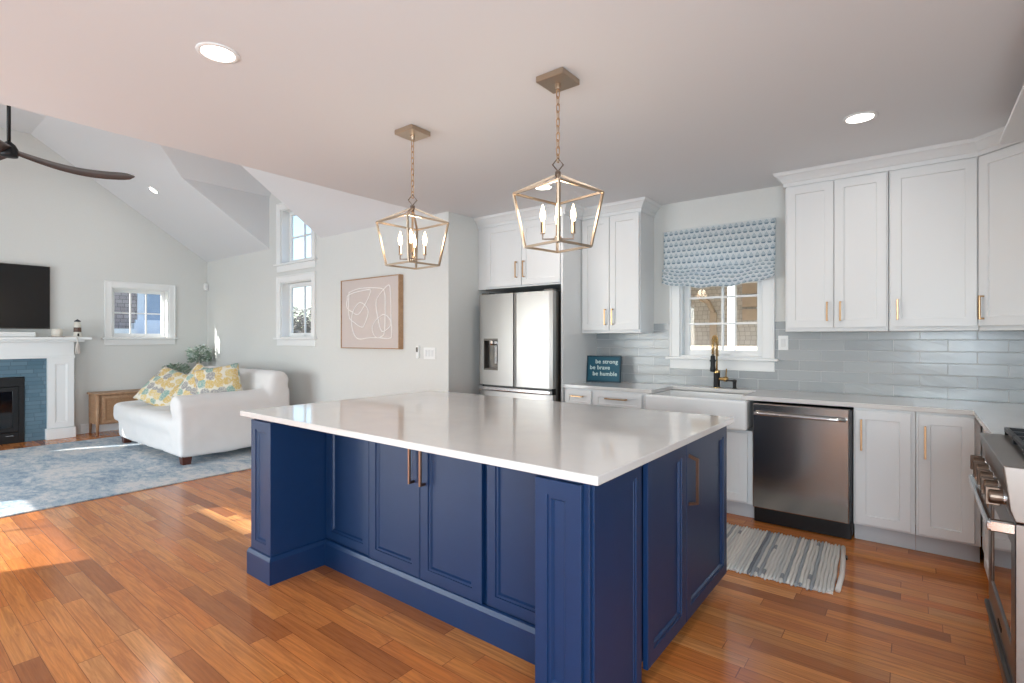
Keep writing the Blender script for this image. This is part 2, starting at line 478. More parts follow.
def sweep(bm, prof, path):
    """prof: (offset to the right-hand outside, z); path: xy list; mitred"""
    path = [Vector((p[0], p[1])) for p in path]
    n = len(path); rings = []
    for i in range(n):
        d0 = (path[i] - path[i - 1]).normalized() if i else (path[1] - path[0]).normalized()
        d1 = (path[i + 1] - path[i]).normalized() if i < n - 1 else d0
        n0 = Vector((d0.y, -d0.x)); n1 = Vector((d1.y, -d1.x))
        m = (n0 + n1).normalized(); k = 1.0 / max(0.3, m.dot(n0))
        rings.append([bm.verts.new((path[i].x + m.x * o * k, path[i].y + m.y * o * k, z)) for o, z in prof])
    q = len(prof)
    for a, b in zip(rings, rings[1:]):
        for j in range(q):
            bm.faces.new((a[j], a[(j + 1) % q], b[(j + 1) % q], b[j]))
    bm.faces.new(rings[0]); bm.faces.new(rings[-1][::-1])

def build(name, bm, mat, parent=None, smooth=False, loc=None, rot=None, bevel=0.0):
    bmesh.ops.recalc_face_normals(bm, faces=bm.faces)
    me = bpy.data.meshes.new(name)
    bm.to_mesh(me); bm.free()
    me.materials.append(MAT[mat] if isinstance(mat, str) else mat)
    if smooth:
        for p in me.polygons: p.use_smooth = True
    o = bpy.data.objects.new(name, me)
    COL.objects.link(o)
    if parent is not None: o.parent = parent
    if loc is not None: o.location = loc
    if rot is not None: o.rotation_euler = rot
    if bevel:
        b = o.modifiers.new('edge', 'BEVEL'); b.width = bevel; b.segments = 2; b.limit_method = 'ANGLE'; b.angle_limit = R(50)
    return o

def tag(o, label=None, cat=None, group=None, kind=None):
    if label: o['label'] = label
    if cat: o['category'] = cat
    if group: o['group'] = group
    if kind: o['kind'] = kind
    return o

def thing(name, label, cat, loc=(0, 0, 0), rz=0.0, group=None):
    o = bpy.data.objects.new(name, None); COL.objects.link(o)
    o.location = loc; o.rotation_euler = (0, 0, rz); o.empty_display_size = 0.05
    return tag(o, label, cat, group)

def struct(name, bm, mat, label=None, smooth=False):
    o = build(name, bm, mat, None, smooth)
    o['kind'] = 'structure'
    if label: o['label'] = label
    return o

def copy_tree(o, parent=None):
    c = o.copy(); COL.objects.link(c); c.parent = parent
    for ch in list(o.children): copy_tree(ch, c)
    return c

# ------------------------------------------------------------------ key measures
XT = -9.22           # fireplace wall
YB = 3.642           # wall with the artwork
XE = -3.85           # edge of the flat kitchen ceiling
XRET = -3.631        # side of the refrigerator recess
YS = 4.70            # sink wall
XR = 0.91            # range wall
YP = -2.40           # wall behind the camera
ZC = 2.59
KS = 0.668           # slope of the vault

def wall_grid(name, axis, pos, thick, u0, u1, z0, z1, holes, mat='wall', label=None):
    """wall box with rectangular holes; axis 'y': plane at Y=pos running in X, 'x': plane at X=pos running in Y"""
    us = sorted({u0, u1, *[h[0] for h in holes], *[h[1] for h in holes]})
    zs = sorted({z0, z1, *[h[2] for h in holes], *[h[3] for h in holes]})
    bm = BM()
    solid = {}
    for i in range(len(us) - 1):
        for j in range(len(zs) - 1):
            cu, cz = (us[i] + us[i + 1]) / 2, (zs[j] + zs[j + 1]) / 2
            solid[i, j] = not any(h[0] < cu < h[1] and h[2] < cz < h[3] for h in holes)
    V = {}
    def v(i, j, s):
        if (i, j, s) not in V:
            q = pos + thick * s
            V[i, j, s] = bm.verts.new((us[i], q, zs[j]) if axis == 'y' else (q, us[i], zs[j]))
        return V[i, j, s]
    for (i, j), ok in solid.items():
        if not ok: continue
        for s in (0, 1):
            bm.faces.new((v(i, j, s), v(i + 1, j, s), v(i + 1, j + 1, s), v(i, j + 1, s)))
        for (di, dj, a, b) in ((-1, 0, (i, j), (i, j + 1)), (1, 0, (i + 1, j), (i + 1, j + 1)), (0, -1, (i, j), (i + 1, j)), (0, 1, (i, j + 1), (i + 1, j + 1))):
            if not solid.get((i + di, j + dj), False):
                bm.faces.new((v(*a, 0), v(*b, 0), v(*b, 1), v(*a, 1)))
    return struct(name, bm, mat, label)

# ------------------------------------------------------------------ room shell
bm = BM(); box(bm, -9.4, 1.1, -2.6, 4.9, -0.12, 0.0)
struct('floor', bm, 'floor', 'honey oak plank floor of the kitchen and living room')
bm = BM(); box(bm, XE, 1.06, YP - 0.15, 4.85, ZC, ZC + 0.16)
struct('ceiling', bm, 'ceiling', 'flat pale kitchen ceiling')

WA = (-6.84, -6.07)      # opening of the two stacked windows
wall_grid('wall_fireplace', 'x', XT, -0.15, YP - 0.15, YB + 0.15, 0, 4.3,
          [(2.355, 3.085, 1.35, 2.085), (-1.33, -0.70, 1.35, 2.085)], label='pale grey gable wall with the fireplace')
wall_grid('wall_back', 'y', YB, 0.15, XT - 0.15, XRET, 0, 3.95,
          [(WA[0], WA[1], 1.347, 2.094), (WA[0], WA[1], 2.350, 3.09)], label='pale grey wall with the artwork')
wall_grid('wall_side', 'x', XRET, -0.15, YB + 0.15, YS + 0.15, 0, ZC, [], label='short wall beside the refrigerator')
KW = (-1.70, -1.00, 1.17, 2.24)
wall_grid('wall_sink', 'y', YS, 0.15, XRET - 0.15, XR + 0.15, 0, ZC, [KW], label='wall behind the sink')
wall_grid('wall_range', 'x', XR, 0.15, YP - 0.15, YS, 0, ZC, [(-1.65, -0.15, 0.06, 2.1)], label='wall behind the range')
wall_grid('wall_patio', 'y', YP, -0.15, XT - 0.15, XR + 0.15, 0, 2.72,
          [(-7.56, -5.58, 0.06, 2.06), (-6.58, -5.58, 2.36, 2.60), (-5.28, -3.98, 0.06, 2.1), (-0.08, 0.80, 0.85, 2.1)], label='wall with the patio doors')
wall_grid('wall_gable', 'x', XE, 0.15, YP - 0.15, YB + 0.15, ZC + 0.02, 4.3, [], label='upper gable wall above the kitchen ceiling edge')

# vaulted ceiling with the dormer opening
def sz(y): return 2.595 + KS * (YB - y)
DX0, DX1, DZ = -7.17, -5.87, 3.327
DYC = YB - (DZ - 2.595) / KS
DRX = (DX0 + DX1) / 2; DRZ = DZ + (DRX - DX0) * KS
DYR = YB - (DRZ - 2.595) / KS
YF = 1.48; ZF = sz(YF); YF2 = YP + (ZF - 2.595) / KS
def poly_struct(name, polys, mat, label, up):
    bm = BM()
    for pl in polys:
        vs_ = [bm.verts.new(p) for p in pl]
        f = bm.faces.new(vs_); f.normal_update()
        if f.normal.dot(Vector(up)) < 0: f.normal_flip()
    bmesh.ops.remove_doubles(bm, verts=bm.verts, dist=0.0005)
    me = bpy.data.meshes.new(name); bm.to_mesh(me); bm.free(); me.materials.append(MAT[mat])
    o = bpy.data.objects.new(name, me); COL.objects.link(o)
    s = o.modifiers.new('thickness', 'SOLIDIFY'); s.thickness = 0.1; s.offset = -1
    o['kind'] = 'structure'; o['label'] = label
    return o
X0 = XT - 0.1; X1 = XE + 0.02
poly_struct('ceiling_vault', [
    [(X0, YB, sz(YB)), (DX0, YB, sz(YB)), (DX0, DYC, DZ), (DX0, YF, ZF), (X0, YF, ZF)],
    [(DX1, YB, sz(YB)), (X1, YB, sz(YB)), (X1, YF, ZF), (DX1, YF, ZF), (DX1, DYC, DZ)],
    [(DX0, DYC, DZ), (DRX, DYR, DRZ), (DX1, DYC, DZ), (DX1, YF, ZF), (DX0, YF, ZF)],
    [(X0, YF, ZF), (X1, YF, ZF), (X1, YF2, ZF), (X0, YF2, ZF)],
    [(X0, YF2, ZF), (X1, YF2, ZF), (X1, YP, 2.595), (X0, YP, 2.595)]],
    'ceiling', 'vaulted living room ceiling', (0, 0, -1))
poly_struct('ceiling_dormer', [
    [(DX0, DYC, DZ), (DRX, DYR, DRZ), (DRX, YB + 0.02, DRZ), (DX0, YB + 0.02, DZ)],
    [(DX1, DYC, DZ), (DRX, DYR, DRZ), (DRX, YB + 0.02, DRZ), (DX1, YB + 0.02, DZ)]], 'ceiling', 'small gabled dormer ceiling above the stacked windows', (0, 0, -1))
for nm, x, up in (('wall_dormer_west', DX0 + 0.003, (1, 0, 0)), ('wall_dormer_east', DX1 - 0.003, (-1, 0, 0))):
    poly_struct(nm, [[(x, YB + 0.02, 2.590), (x, YB, 2.596), (x, DYC + 0.005, DZ), (x, DYC + 0.01, DZ + 0.01), (x, YB + 0.02, DZ + 0.01)]], 'ceiling', 'triangular side of the dormer', up)

# baseboards
BP = [(0, 0), (0.014, 0), (0.014, 0.11), (0.008, 0.125), (0, 0.135)]
for nm, path in (('baseboard_west', [(XT, 2.0), (XT, YB)][::-1]), ('baseboard_west', [(XT, YP), (XT, -0.16)][::-1]),
                 ('baseboard_north', [(XT, YB), (XRET, YB), (XRET, 4.0)]),):
    bm = BM()
    if nm == 'baseboard_west': path = path[::-1]
    sweep(bm, BP, path)
    struct(nm, bm, 'trim', 'white baseboard')

# ------------------------------------------------------------------ windows
def window(name, label, loc, rz, w, z0, z1, recess=0.11, cols=2, rows=2, casing=0.09, head=True, stool=True, zoff=0.0, thick=0.15, crank=True, muntins=True):
    """local x along wall (centred), local y outwards, opening z0..z1"""
    root = thing(name, label, None, (loc[0], loc[1], 0), rz); root['kind'] = 'structure'
    if 'category' in root: del root['category']
    h = w / 2
    bm = BM()
    t = 0.02
    box(bm, -h - casing, -h, -t, 0, z0 - 0.0, z1 + casing, 0.004)
    box(bm, h, h + casing, -t, 0, z0 - 0.0, z1 + casing, 0.004)
    box(bm, -h - 0.001, h + 0.001, -t, 0, z1, z1 + casing, 0.004)
    box(bm, -h - casing, -h - casing + 0.02, -t - 0.008, 0, z0, z1 + casing, 0.004)
    box(bm, h + casing - 0.02, h + casing, -t - 0.008, 0, z0, z1 + casing, 0.004)
    box(bm, -h - casing, h + casing, -t - 0.008, 0, z1 + casing - 0.02, z1 + casing, 0.004)
    build('casing', bm, 'trim', root)
    if stool:
        bm = BM(); box(bm, -h - casing - 0.03, h + casing + 0.03, -0.055, recess, z0 - 0.024, z0, 0.006, 2)
        build('stool', bm, 'trim', root)
        bm = BM(); box(bm, -h - casing, h + casing, -0.018, 0, z0 - 0.11, z0 - 0.024, 0.004)
        build('apron', bm, 'trim', root)
    bm = BM(); e = 0.012
    box(bm, -h, -h + e, 0, thick, z0, z1); box(bm, h - e, h, 0, thick, z0, z1)
    box(bm, -h, h, 0, thick, z1 - e, z1); box(bm, -h, h, 0, thick, z0, z0 + e)
    build('jamb', bm, 'trim', root)
    s = 0.05
    bm = BM()
    a, b, c, d = -h + e, h - e, z0 + e, z1 - e
    y0, y1 = recess, recess + 0.035
    box(bm, a, a + s, y0, y1, c, d, 0.004); box(bm, b - s, b, y0, y1, c, d, 0.004)
    box(bm, a + s - 0.003, b - s + 0.003, y0 + 0.0012, y1 - 0.0012, c, c + s); box(bm, a + s - 0.003, b - s + 0.003, y0 + 0.0012, y1 - 0.0012, d - s, d)
    sash = build('sash', bm, 'trim', root)
    if muntins:
        bm = BM()
        for i in range(1, cols):
            x = a + s + (b - a - 2 * s) * i / cols; box(bm, x - 0.009, x + 0.009, y0 + 0.006, y1 - 0.006, c + s, d - s)
        for i in range(1, rows):
            z = c + s + (d - c - 2 * s) * i / rows; box(bm, a + s, b - s, y0 + 0.006, y1 - 0.006, z - 0.009, z + 0.009)
        build('muntin', bm, 'trim', root)
    bm = BM(); box(bm, a + s - 0.005, b - s + 0.005, y0 + 0.015, y0 + 0.019, c + s - 0.005, d - s + 0.005)
    build('glass', bm, 'glass', root)
    if crank:
        bm = BM()
        box(bm, -0.06, 0.06, y0 - 0.025, y0, z0 + e, z0 + e + 0.014, 0.004)
        tube(bm, [(0, y0 - 0.03, z0 + 0.03), (0.05, y0 - 0.035, z0 + 0.036), (0.075, y0 - 0.035, z0 + 0.03)], 0.006, 8)
        build('crank_handle', bm, 'trim', root)
    return root
window('window_1', 'small white framed window on the fireplace wall', (XT, 2.72), R(90), 0.73, 1.35, 2.085, cols=3)
window('window_2', 'second white framed window on the fireplace wall, past the mantel', (XT, -1.015), R(90), 0.63, 1.35, 2.085, muntins=False)
cxw = sum(WA) / 2; ww = WA[1] - WA[0]
window('window_3', 'lower of the two stacked windows beside the artwork', (cxw, YB), 0, ww, 1.347, 2.094)
window('window_4', 'upper of the two stacked windows, in the dormer', (cxw, YB), 0, ww, 2.350, 3.09)
window('window_5', 'kitchen window above the sink', ((KW[0] + KW[1]) / 2, YS), 0, KW[1] - KW[0], KW[2], KW[3], casing=0.092, rows=4, recess=0.07)
window('window_6', 'glazed door added behind the camera for fill light', (-4.63, YP), R(180), 1.3, 0.06, 2.1, cols=2, rows=1, stool=False, crank=False)  # added opening that holds a fill lamp
window('window_10', 'small window added behind the camera for fill light', (0.36, YP), R(180), 0.88, 0.85, 2.1, crank=False)  # opening added so a fill lamp reaches the base cabinets
window('window_7', 'patio door of the living room', (-6.57, YP), R(180), 1.98, 0.06, 2.06, cols=2, rows=4, stool=False, crank=False)
window('window_8', 'narrow transom above the patio door', (-6.08, YP), R(180), 1.0, 2.36, 2.60, rows=1, cols=2, casing=0.04, stool=False, crank=False)
window('window_9', 'glazed side door added near the camera for fill light', (XR, -0.9), R(-90), 1.5, 0.06, 2.1, rows=3, stool=False, crank=False)  # opening added on the range wall for side fill

# ------------------------------------------------------------------ cabinet parts (local: front faces -y, x to the right)
def shaker(bm, x0, x1, z0, z1, y=0.0, t=0.02, fr=0.057, rec=0.009, step=0.0):
    """door slab with recessed panel; its back lies at y, its face at y-t"""
    f = y - t
    def ring(ix, zf):
        return [bm.verts.new((x0 + ix, zf, z0 + ix)), bm.verts.new((x1 - ix, zf, z0 + ix)), bm.verts.new((x1 - ix, zf, z1 - ix)), bm.verts.new((x0 + ix, zf, z1 - ix))]
    rs = [ring(0, y), ring(0, f + 0.002), ring(0.002, f), ring(fr, f)]
    if step:
        rs += [ring(fr + 0.001, f + 0.005), ring(fr + step, f + 0.005), ring(fr + step + 0.006, f + rec + 0.004)]
    else:
        rs += [ring(fr + 0.003, f + rec)]
    for a, b in zip(rs, rs[1:]):
        for j in range(4):
            bm.faces.new((a[j], a[(j + 1) % 4], b[(j + 1) % 4], b[j]))
    bm.faces.new(rs[0][::-1]); bm.faces.new(rs[-1])

def pull(parent, x, z, y, L, vertical=True, mat='brass', stand=0.03, r=0.0055, name='handle'):
    bm = BM()
    if vertical:
        box(bm, x - r, x + r, y - stand - r, y - stand + r, z - L / 2, z + L / 2, 0.0015)
        for s in (-1, 1):
            zz = z + s * (L / 2 - r); box(bm, x - r, x + r, y - stand, y, zz - r, zz + r, 0.001)
    else:
        box(bm, x - L / 2, x + L / 2, y - stand - r, y - stand + r, z - r, z + r, 0.0015)
        for s in (-1, 1):
            xx = x + s * (L / 2 - r); box(bm, xx - r, xx + r, y - stand, y, z - r, z + r, 0.001)
    return build(name, bm, mat, parent)

def cabinet(name, label, loc, rz, w, depth, z0, z1, doors, toe=0.0, group=None, cat='cabinet', mat='white', rail=0.0, face=True):
    """doors: list of (x0,x1,z0,z1,kind,handle_x,handle_z,len,vertical); local x from 0..w, front at y=0, body behind"""
    root = thing(name, label, cat, loc, rz, group)
    bm = BM(); box(bm, 0, w, 0, depth, z0, z1, 0.0015)
    build('body', bm, mat, root)
    if toe:
        bm = BM(); box(bm, 0, w, 0.065, depth, 0, z0, 0.0)
        build('toe_kick', bm, 'toe', root)
    if rail:
        bm = BM(); box(bm, 0.0, w, -0.012, depth, z0 - rail, z0, 0.003)
        build('light_rail', bm, mat, root)
    for (a, b, c, d, kind, hx, hz, hl, hv) in doors:
        bm = BM()
        if kind == 'slab': box(bm, a, b, -0.02, 0, c, d, 0.003)
        else: shaker(bm, a, b, c, d, 0.0, fr=min(0.057, (b - a) * 0.3, (d - c) * 0.3))
        dr = build('drawer' if kind == 'drawer' or kind == 'slab' else 'door', bm, mat, root)
        if hl: pull(dr, hx, hz, -0.02, hl, hv)
    return root

# ---- base run on the sink wall (front plane Y=4.07)
YBF = 4.075
DB = YS - 0.01 - YBF
cabinet('base_cabinet', 'narrow white base cabinet with one drawer beside the refrigerator panel', (-2.555, YBF, 0), 0, 0.295, DB, 0.115, 0.882,
        [(0.015, 0.285, 0.725, 0.868, 'drawer', 0.15, 0.815, 0.12, False), (0.015, 0.285, 0.13, 0.713, 'door', 0.25, 0.62, 0.16, True)], toe=1)
cabinet('base_cabinet', 'wider white base cabinet with a drawer, just left of the farmhouse sink', (-2.257, YBF, 0), 0, 0.515, DB, 0.115, 0.882,
        [(0.015, 0.465, 0.725, 0.868, 'drawer', 0.235, 0.815, 0.2, False), (0.015, 0.465, 0.13, 0.713, 'door', 0.42, 0.62, 0.16, True)], toe=1)
cabinet('sink_cabinet', 'white base cabinet with two doors below the farmhouse sink', (-1.74, YBF, 0), 0, 0.805, DB, 0.115, 0.655,
        [(0.01, 0.385, 0.13, 0.64, 'door', 0.345, 0.52, 0.16, True), (0.39, 0.77, 0.13, 0.64, 'door', 0.43, 0.52, 0.16, True)], toe=1)
cabinet('base_cabinet', 'white single-door base cabinet right next to the dishwasher', (-0.318, YBF, 0), 0, 0.322, DB, 0.115, 0.882,
        [(0.01, 0.300, 0.13, 0.868, 'door', 0.045, 0.71, 0.20, True)], toe=1)
cabinet('base_cabinet', 'white single-door base cabinet in the corner, between the dishwasher side cabinet and range wall', (0.006, YBF, 0), 0, 0.30, DB, 0.115, 0.882,
        [(0.012, 0.272, 0.13, 0.868, 'door', 0.045, 0.70, 0.20, True)], toe=1)
# range-wall base cabinet, front faces -X: local x -> -Y
cabinet('base_cabinet', 'white base cabinet on the range wall, squeezed between corner and range', (0.31, 4.05, 0), R(-90), 1.03, 0.59, 0.115, 0.882,
        [(0.35, 1.02, 0.13, 0.868, 'door', 0.93, 0.62, 0.20, True)], toe=1)

# counter of the sink wall
bm = BM()
prism(bm, [(-2.56, 4.052), (-1.70, 4.052), (-1.70, 4.50), (-1.01, 4.50), (-1.01, 4.052), (0.272, 4.052), (0.272, 3.018), (XR - 0.004, 3.018), (XR - 0.004, YS - 0.012), (-2.56, YS - 0.012)], 0.884, 0.914)
o = build('countertop', bm, 'quartz', None, bevel=0.003)
tag(o, 'long white quartz countertop running under the window and around the corner', 'countertop')

# farmhouse sink
root = thing('farmhouse_sink', 'white fireclay farmhouse sink with an apron front under the window', 'sink', (-1.345, 4.0, 0))
bm = BM()
x0, x1, yf, yb, zt, zb = -0.388, 0.388, -0.02, 0.50, 0.884, 0.665
box(bm, x0, x1, yf, yf + 0.045, zb, zt - 0.002, 0.018, 4)
box(bm, x0, x0 + 0.03, yf + 0.02, yb, zb + 0.01, zt - 0.004, 0.008, 2); box(bm, x1 - 0.03, x1, yf + 0.02, yb, zb + 0.01, zt - 0.004, 0.008, 2)
box(bm, x0, x1, yb - 0.03, yb, zb + 0.01, zt - 0.004, 0.008, 2); box(bm, x0 + 0.01, x1 - 0.01, yf + 0.02, yb - 0.01, zb, zb + 0.02, 0.005)
build('basin', bm, 'porcelain', root, smooth=False)
bm = BM(); lathe(bm, [(0.0005, zb + 0.022), (0.04, zb + 0.022), (0.045, zb + 0.026), (0.03, zb + 0.027), (0.001, zb + 0.024)], 20, (0, 0.24, 0))
build('drain', bm, 'steelsmooth', root)

# faucet
root = thing('kitchen_faucet', 'black and gold spring-neck faucet standing behind the sink', 'faucet', (-1.345, 4.60, 0.914))
bm = BM(); lathe(bm, [(0.030, 0), (0.030, 0.006), (0.026, 0.01), (0.026, 0.125), (0.024, 0.13)], 24); build('body', bm, 'black', root, True)
bm = BM(); lathe(bm, [(0.032, 0.0), (0.032, 0.004)], 24); build('base_ring', bm, 'gold', root)
bm = BM(); lathe(bm, [(0.027, 0.128), (0.027, 0.145), (0.018, 0.15)], 24); build('collar', bm, 'gold', root)
bm = BM()
arch = [(0, 0, 0.145), (0, 0, 0.36)] + [(0, -0.055 + 0.055 * math.cos(a), 0.36 + 0.075 * math.sin(a)) for a in [PI * i / 10 for i in range(1, 10)]] + [(0, -0.11, 0.36), (0, -0.11, 0.27)]
tube(bm, arch, 0.008, 10); build('riser_hose', bm, 'gold', root, True)
bm = BM()
hel = []
tot = 30; L = len(arch) - 1
def apt(t):
    d = [0]
    for i in range(L): d.append(d[-1] + (Vector(arch[i + 1]) - Vector(arch[i])).length)
    s_ = t * d[-1]
    for i in range(L):
        if s_ <= d[i + 1] + 1e-9:
            k = (s_ - d[i]) / (d[i + 1] - d[i]); p = Vector(arch[i]).lerp(Vector(arch[i + 1]), k); tt = (Vector(arch[i + 1]) - Vector(arch[i])).normalized(); return p, tt
for i in range(tot * 10 + 1):
    p, tt = apt(0.25 + 0.72 * i / (tot * 10)); sx = Vector((1, 0, 0)); up_ = tt.cross(sx)
    a = 2 * PI * i / 10
    hel.append(p + (sx * math.cos(a) + up_ * math.sin(a)) * 0.0155)
tube(bm, hel, 0.0028, 5); build('spring', bm, 'gold', root, True)
bm = BM(); lathe(bm, [(0.014, 0.28), (0.019, 0.27), (0.019, 0.19), (0.023, 0.165), (0.023, 0.145), (0.016, 0.14)], 20, (0, -0.11, 0)); build('spray_head', bm, 'black', root, True)
bm = BM(); tube(bm, [(0, 0, 0.235), (0, -0.11, 0.235)], 0.006, 8); lathe(bm, [(0.026, 0.228), (0.026, 0.242)], 20, (0, -0.11, 0)); build('holder_arm', bm, 'black', root)
bm = BM(); lathe(bm, [(0.015, 0.02), (0.015, 0.055), (0.022, 0.06), (0.022, 0.09), (0.012, 0.094)], 18, (0, 0, 0.075), 'x'); tube(bm, [(0.075, 0, 0.09), (0.082, -0.01, 0.165)], 0.005, 8)
build('lever', bm, 'gold', root)

root = thing('soap_dispenser', 'small black soap dispenser right of the faucet', 'soap dispenser', (-1.20, 4.60, 0.914))
bm = BM(); lathe(bm, [(0.02, 0), (0.02, 0.004), (0.014, 0.01), (0.014, 0.05), (0.017, 0.055), (0.017, 0.07), (0.008, 0.074)], 18); build('body', bm, 'blackpl', root, True)
bm = BM(); tube(bm, [(0, 0, 0.064), (-0.05, -0.03, 0.066), (-0.062, -0.037, 0.060)], 0.006, 8); build('spout', bm, 'blackpl', root)

# ---- dishwasher
root = thing('dishwasher', 'stainless steel dishwasher with a bar handle under the counter', 'dishwasher', (-0.93, 4.06, 0))
bm = BM(); box(bm, 0.010, 0.606, 0.02, 0.60, 0.03, 0.862, 0.002); build('tub', bm, 'blackpl', root)
bm = BM(); box(bm, 0.004, 0.592, -0.035, 0.018, 0.118, 0.868, 0.006, 2); dr = build('door', bm, 'steeldw', root)
bm = BM()
hp = [(0.022, -0.036, 0.800)] + [(0.022 + 0.548 * i / 12, -0.062 - 0.014 * math.sin(PI * i / 12), 0.80) for i in range(13)] + [(0.57, -0.036, 0.80)]
tube(bm, hp, 0.013, 8); build('handle', bm, 'steelsmooth', dr, True)
bm = BM(); box(bm, 0.004, 0.600, 0.012, 0.04, 0.005, 0.118, 0.004); build('kick_plate', bm, 'blackpl', root)

# ---- tall panel, refrigerator, cabinet above
fc = cabinet('refrigerator_cabinet', 'white two-door cabinet above the refrigerator with a full-height end panel', (-3.628, 4.08, 0), 0, 1.04, 0.61, 1.845, 2.50,
        [(0.125, 0.577, 1.86, 2.472, 'door', 0.527, 2.015, 0.16, True), (0.583, 1.028, 1.86, 2.472, 'door', 0.618, 2.015, 0.16, True)])

bm = BM(); box(bm, -2.585 + 3.628, -2.562 + 3.628, 4.055 - 4.08, YS - 0.002 - 4.08, 0.0, 2.50, 0.002)
build('end_panel', bm, 'white', fc)
root = thing('refrigerator', 'stainless steel french-door refrigerator with an ice dispenser', 'refrigerator', (-3.045, 3.93, 0))
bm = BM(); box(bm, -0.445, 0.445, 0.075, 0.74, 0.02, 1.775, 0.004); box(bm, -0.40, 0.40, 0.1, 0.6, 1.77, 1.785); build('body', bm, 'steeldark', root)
def fdoor(x0_, x1_, z0_, z1_, name):
    bm = BM()
    n = 12
    pr_ = []
    for i in range(n + 1):
        t_ = i / n; x = x0_ + (x1_ - x0_) * t_
        # whole-front bow
        g = (x) / 0.445
        pr_.append((x, 0.012 * g * g))
    pr_[0] = (pr_[0][0], pr_[0][1] + 0.006); pr_[-1] = (pr_[-1][0], pr_[-1][1] + 0.006)
    poly = pr_ + [(x1_, 0.068), (x0_, 0.068)]
    prism(bm, poly, z0_, z1_)
    return bm
bm = fdoor(0.003, 0.443, 0.875, 1.775, 'd'); d = build('door', bm, 'steel', root); 
# left door built around the dispenser niche
bm = BM()
nx0, nx1, nz0, nz1 = -0.385, -0.195, 1.02, 1.335
for (a, b, c, dd) in ((-0.443, nx0, 0.875, 1.775), (nx1, -0.003, 0.875, 1.775), (nx0, nx1, 0.875, nz0), (nx0, nx1, nz1, 1.775)):
    n = 4
    pts = [(a + (b - a) * i / n, 0.012 * ((a + (b - a) * i / n) / 0.445) ** 2) for i in range(n + 1)]
    prism(bm, pts + [(b, 0.068), (a, 0.068)], c, dd)
ld = build('door', bm, 'steel', root)
bm = BM()
box(bm, nx0, nx1, 0.066, 0.07, nz0, nz1); box(bm, nx0, nx0 + 0.006, 0.01, 0.07, nz0, nz1); box(bm, nx1 - 0.006, nx1, 0.01, 0.07, nz0, nz1)
box(bm, nx0, nx1, 0.01, 0.07, nz0, nz0 + 0.01); box(bm, nx0, nx1, 0.01, 0.07, nz1 - 0.02, nz1)
dn = build('dispenser_niche', bm, 'steeldark', ld)
bm = BM(); lathe(bm, [(0.03, nz1 - 0.02), (0.034, nz1 - 0.05), (0.026, nz1 - 0.065)], 16, (-0.30, 0.04, 0)); box(bm, -0.26, -0.21, 0.02, 0.066, nz1 - 0.06, nz1 - 0.02, 0.006)
build('spout', bm, 'steelsmooth', ld)
bm = BM(); box(bm, -0.28, -0.245, 0.050, 0.060, nz0 + 0.06, nz1 - 0.07, 0.004, 2); build('paddle', bm, 'steelsmooth', ld)
bm = BM(); box(bm, nx0 + 0.01, nx1 - 0.01, 0.012, 0.064, nz0 + 0.01, nz0 + 0.018); build('drip_tray', bm, 'steeldark', ld)
bm = fdoor(-0.443, 0.443, 0.03, 0.815, 'f'); fd = build('freezer_drawer', bm, 'steel', root)
bm = BM(); box(bm, -0.43, 0.43, -0.012, 0.03, 0.822, 0.858, 0.006, 2); build('pocket_handle', bm, 'steelsmooth', fd)
bm = BM(); box(bm, -0.42, 0.42, 0.03, 0.075, 0.80, 0.88); build('gap_trim', bm, 'blackpl', root)
for sx in (0.33, -0.43):
    bm = BM(); box(bm, sx, sx + 0.10, 0.03, 0.12, 1.777, 1.795, 0.003); build('hinge_cover', bm, 'steeldark', root)

# ---- wall cabinets
YUF = 4.40
DU = YS - 0.003 - YUF
cabinet('wall_cabinet', 'white two-door wall cabinet between the refrigerator panel and the window', (-2.558, YUF, 0), 0, 0.605, DU, 1.40, 2.50,
        [(0.010, 0.298, 1.415, 2.478, 'door', 0.265, 1.538, 0.15, True), (0.304, 0.595, 1.415, 2.478, 'door', 0.340, 1.538, 0.15, True)], rail=0.014)
cabinet('wall_cabinet', 'white two-door wall cabinet directly right of the window', (-0.778, YUF, 0), 0, 0.636, DU, 1.40, 2.50,
        [(0.012, 0.314, 1.415, 2.478, 'door', 0.277, 1.532, 0.14, True), (0.320, 0.626, 1.415, 2.478, 'door', 0.358, 1.532, 0.14, True)], rail=0.014)
cabinet('wall_cabinet', 'wide white single-door wall cabinet above the dishwasher side counter', (-0.138, YUF, 0), 0, 0.458, DU, 1.40, 2.50,
        [(0.008, 0.450, 1.415, 2.478, 'door', 0.046, 1.532, 0.14, True)], rail=0.014)
# diagonal corner cabinet
root = thing('corner_wall_cabinet', 'white diagonal corner wall cabinet with one brass-handled door', 'cabinet', (0.322, YUF, 0))
bm = BM()
cpoly = [(0.002, 0), (0.30, -0.30), (XR - 0.322 - 0.003, -0.30), (XR - 0.322 - 0.003, DU), (0.002, DU)]
prism(bm, cpoly, 1.40, 2.50); build('body', bm, 'white', root)
bm = BM(); prism(bm, [(0.0, -0.012), (0.29, -0.312), (0.58, -0.312), (0.58, 0.2), (0.0, 0.2)], 1.386, 1.40); build('light_rail', bm, 'white', root)
bm = BM(); shaker(bm, 0.012, 0.412, 1.415, 2.478); dd = build('door', bm, 'white', root, rot=(0, 0, R(-45)))
pull(dd, 0.045, 1.53, -0.02, 0.15)
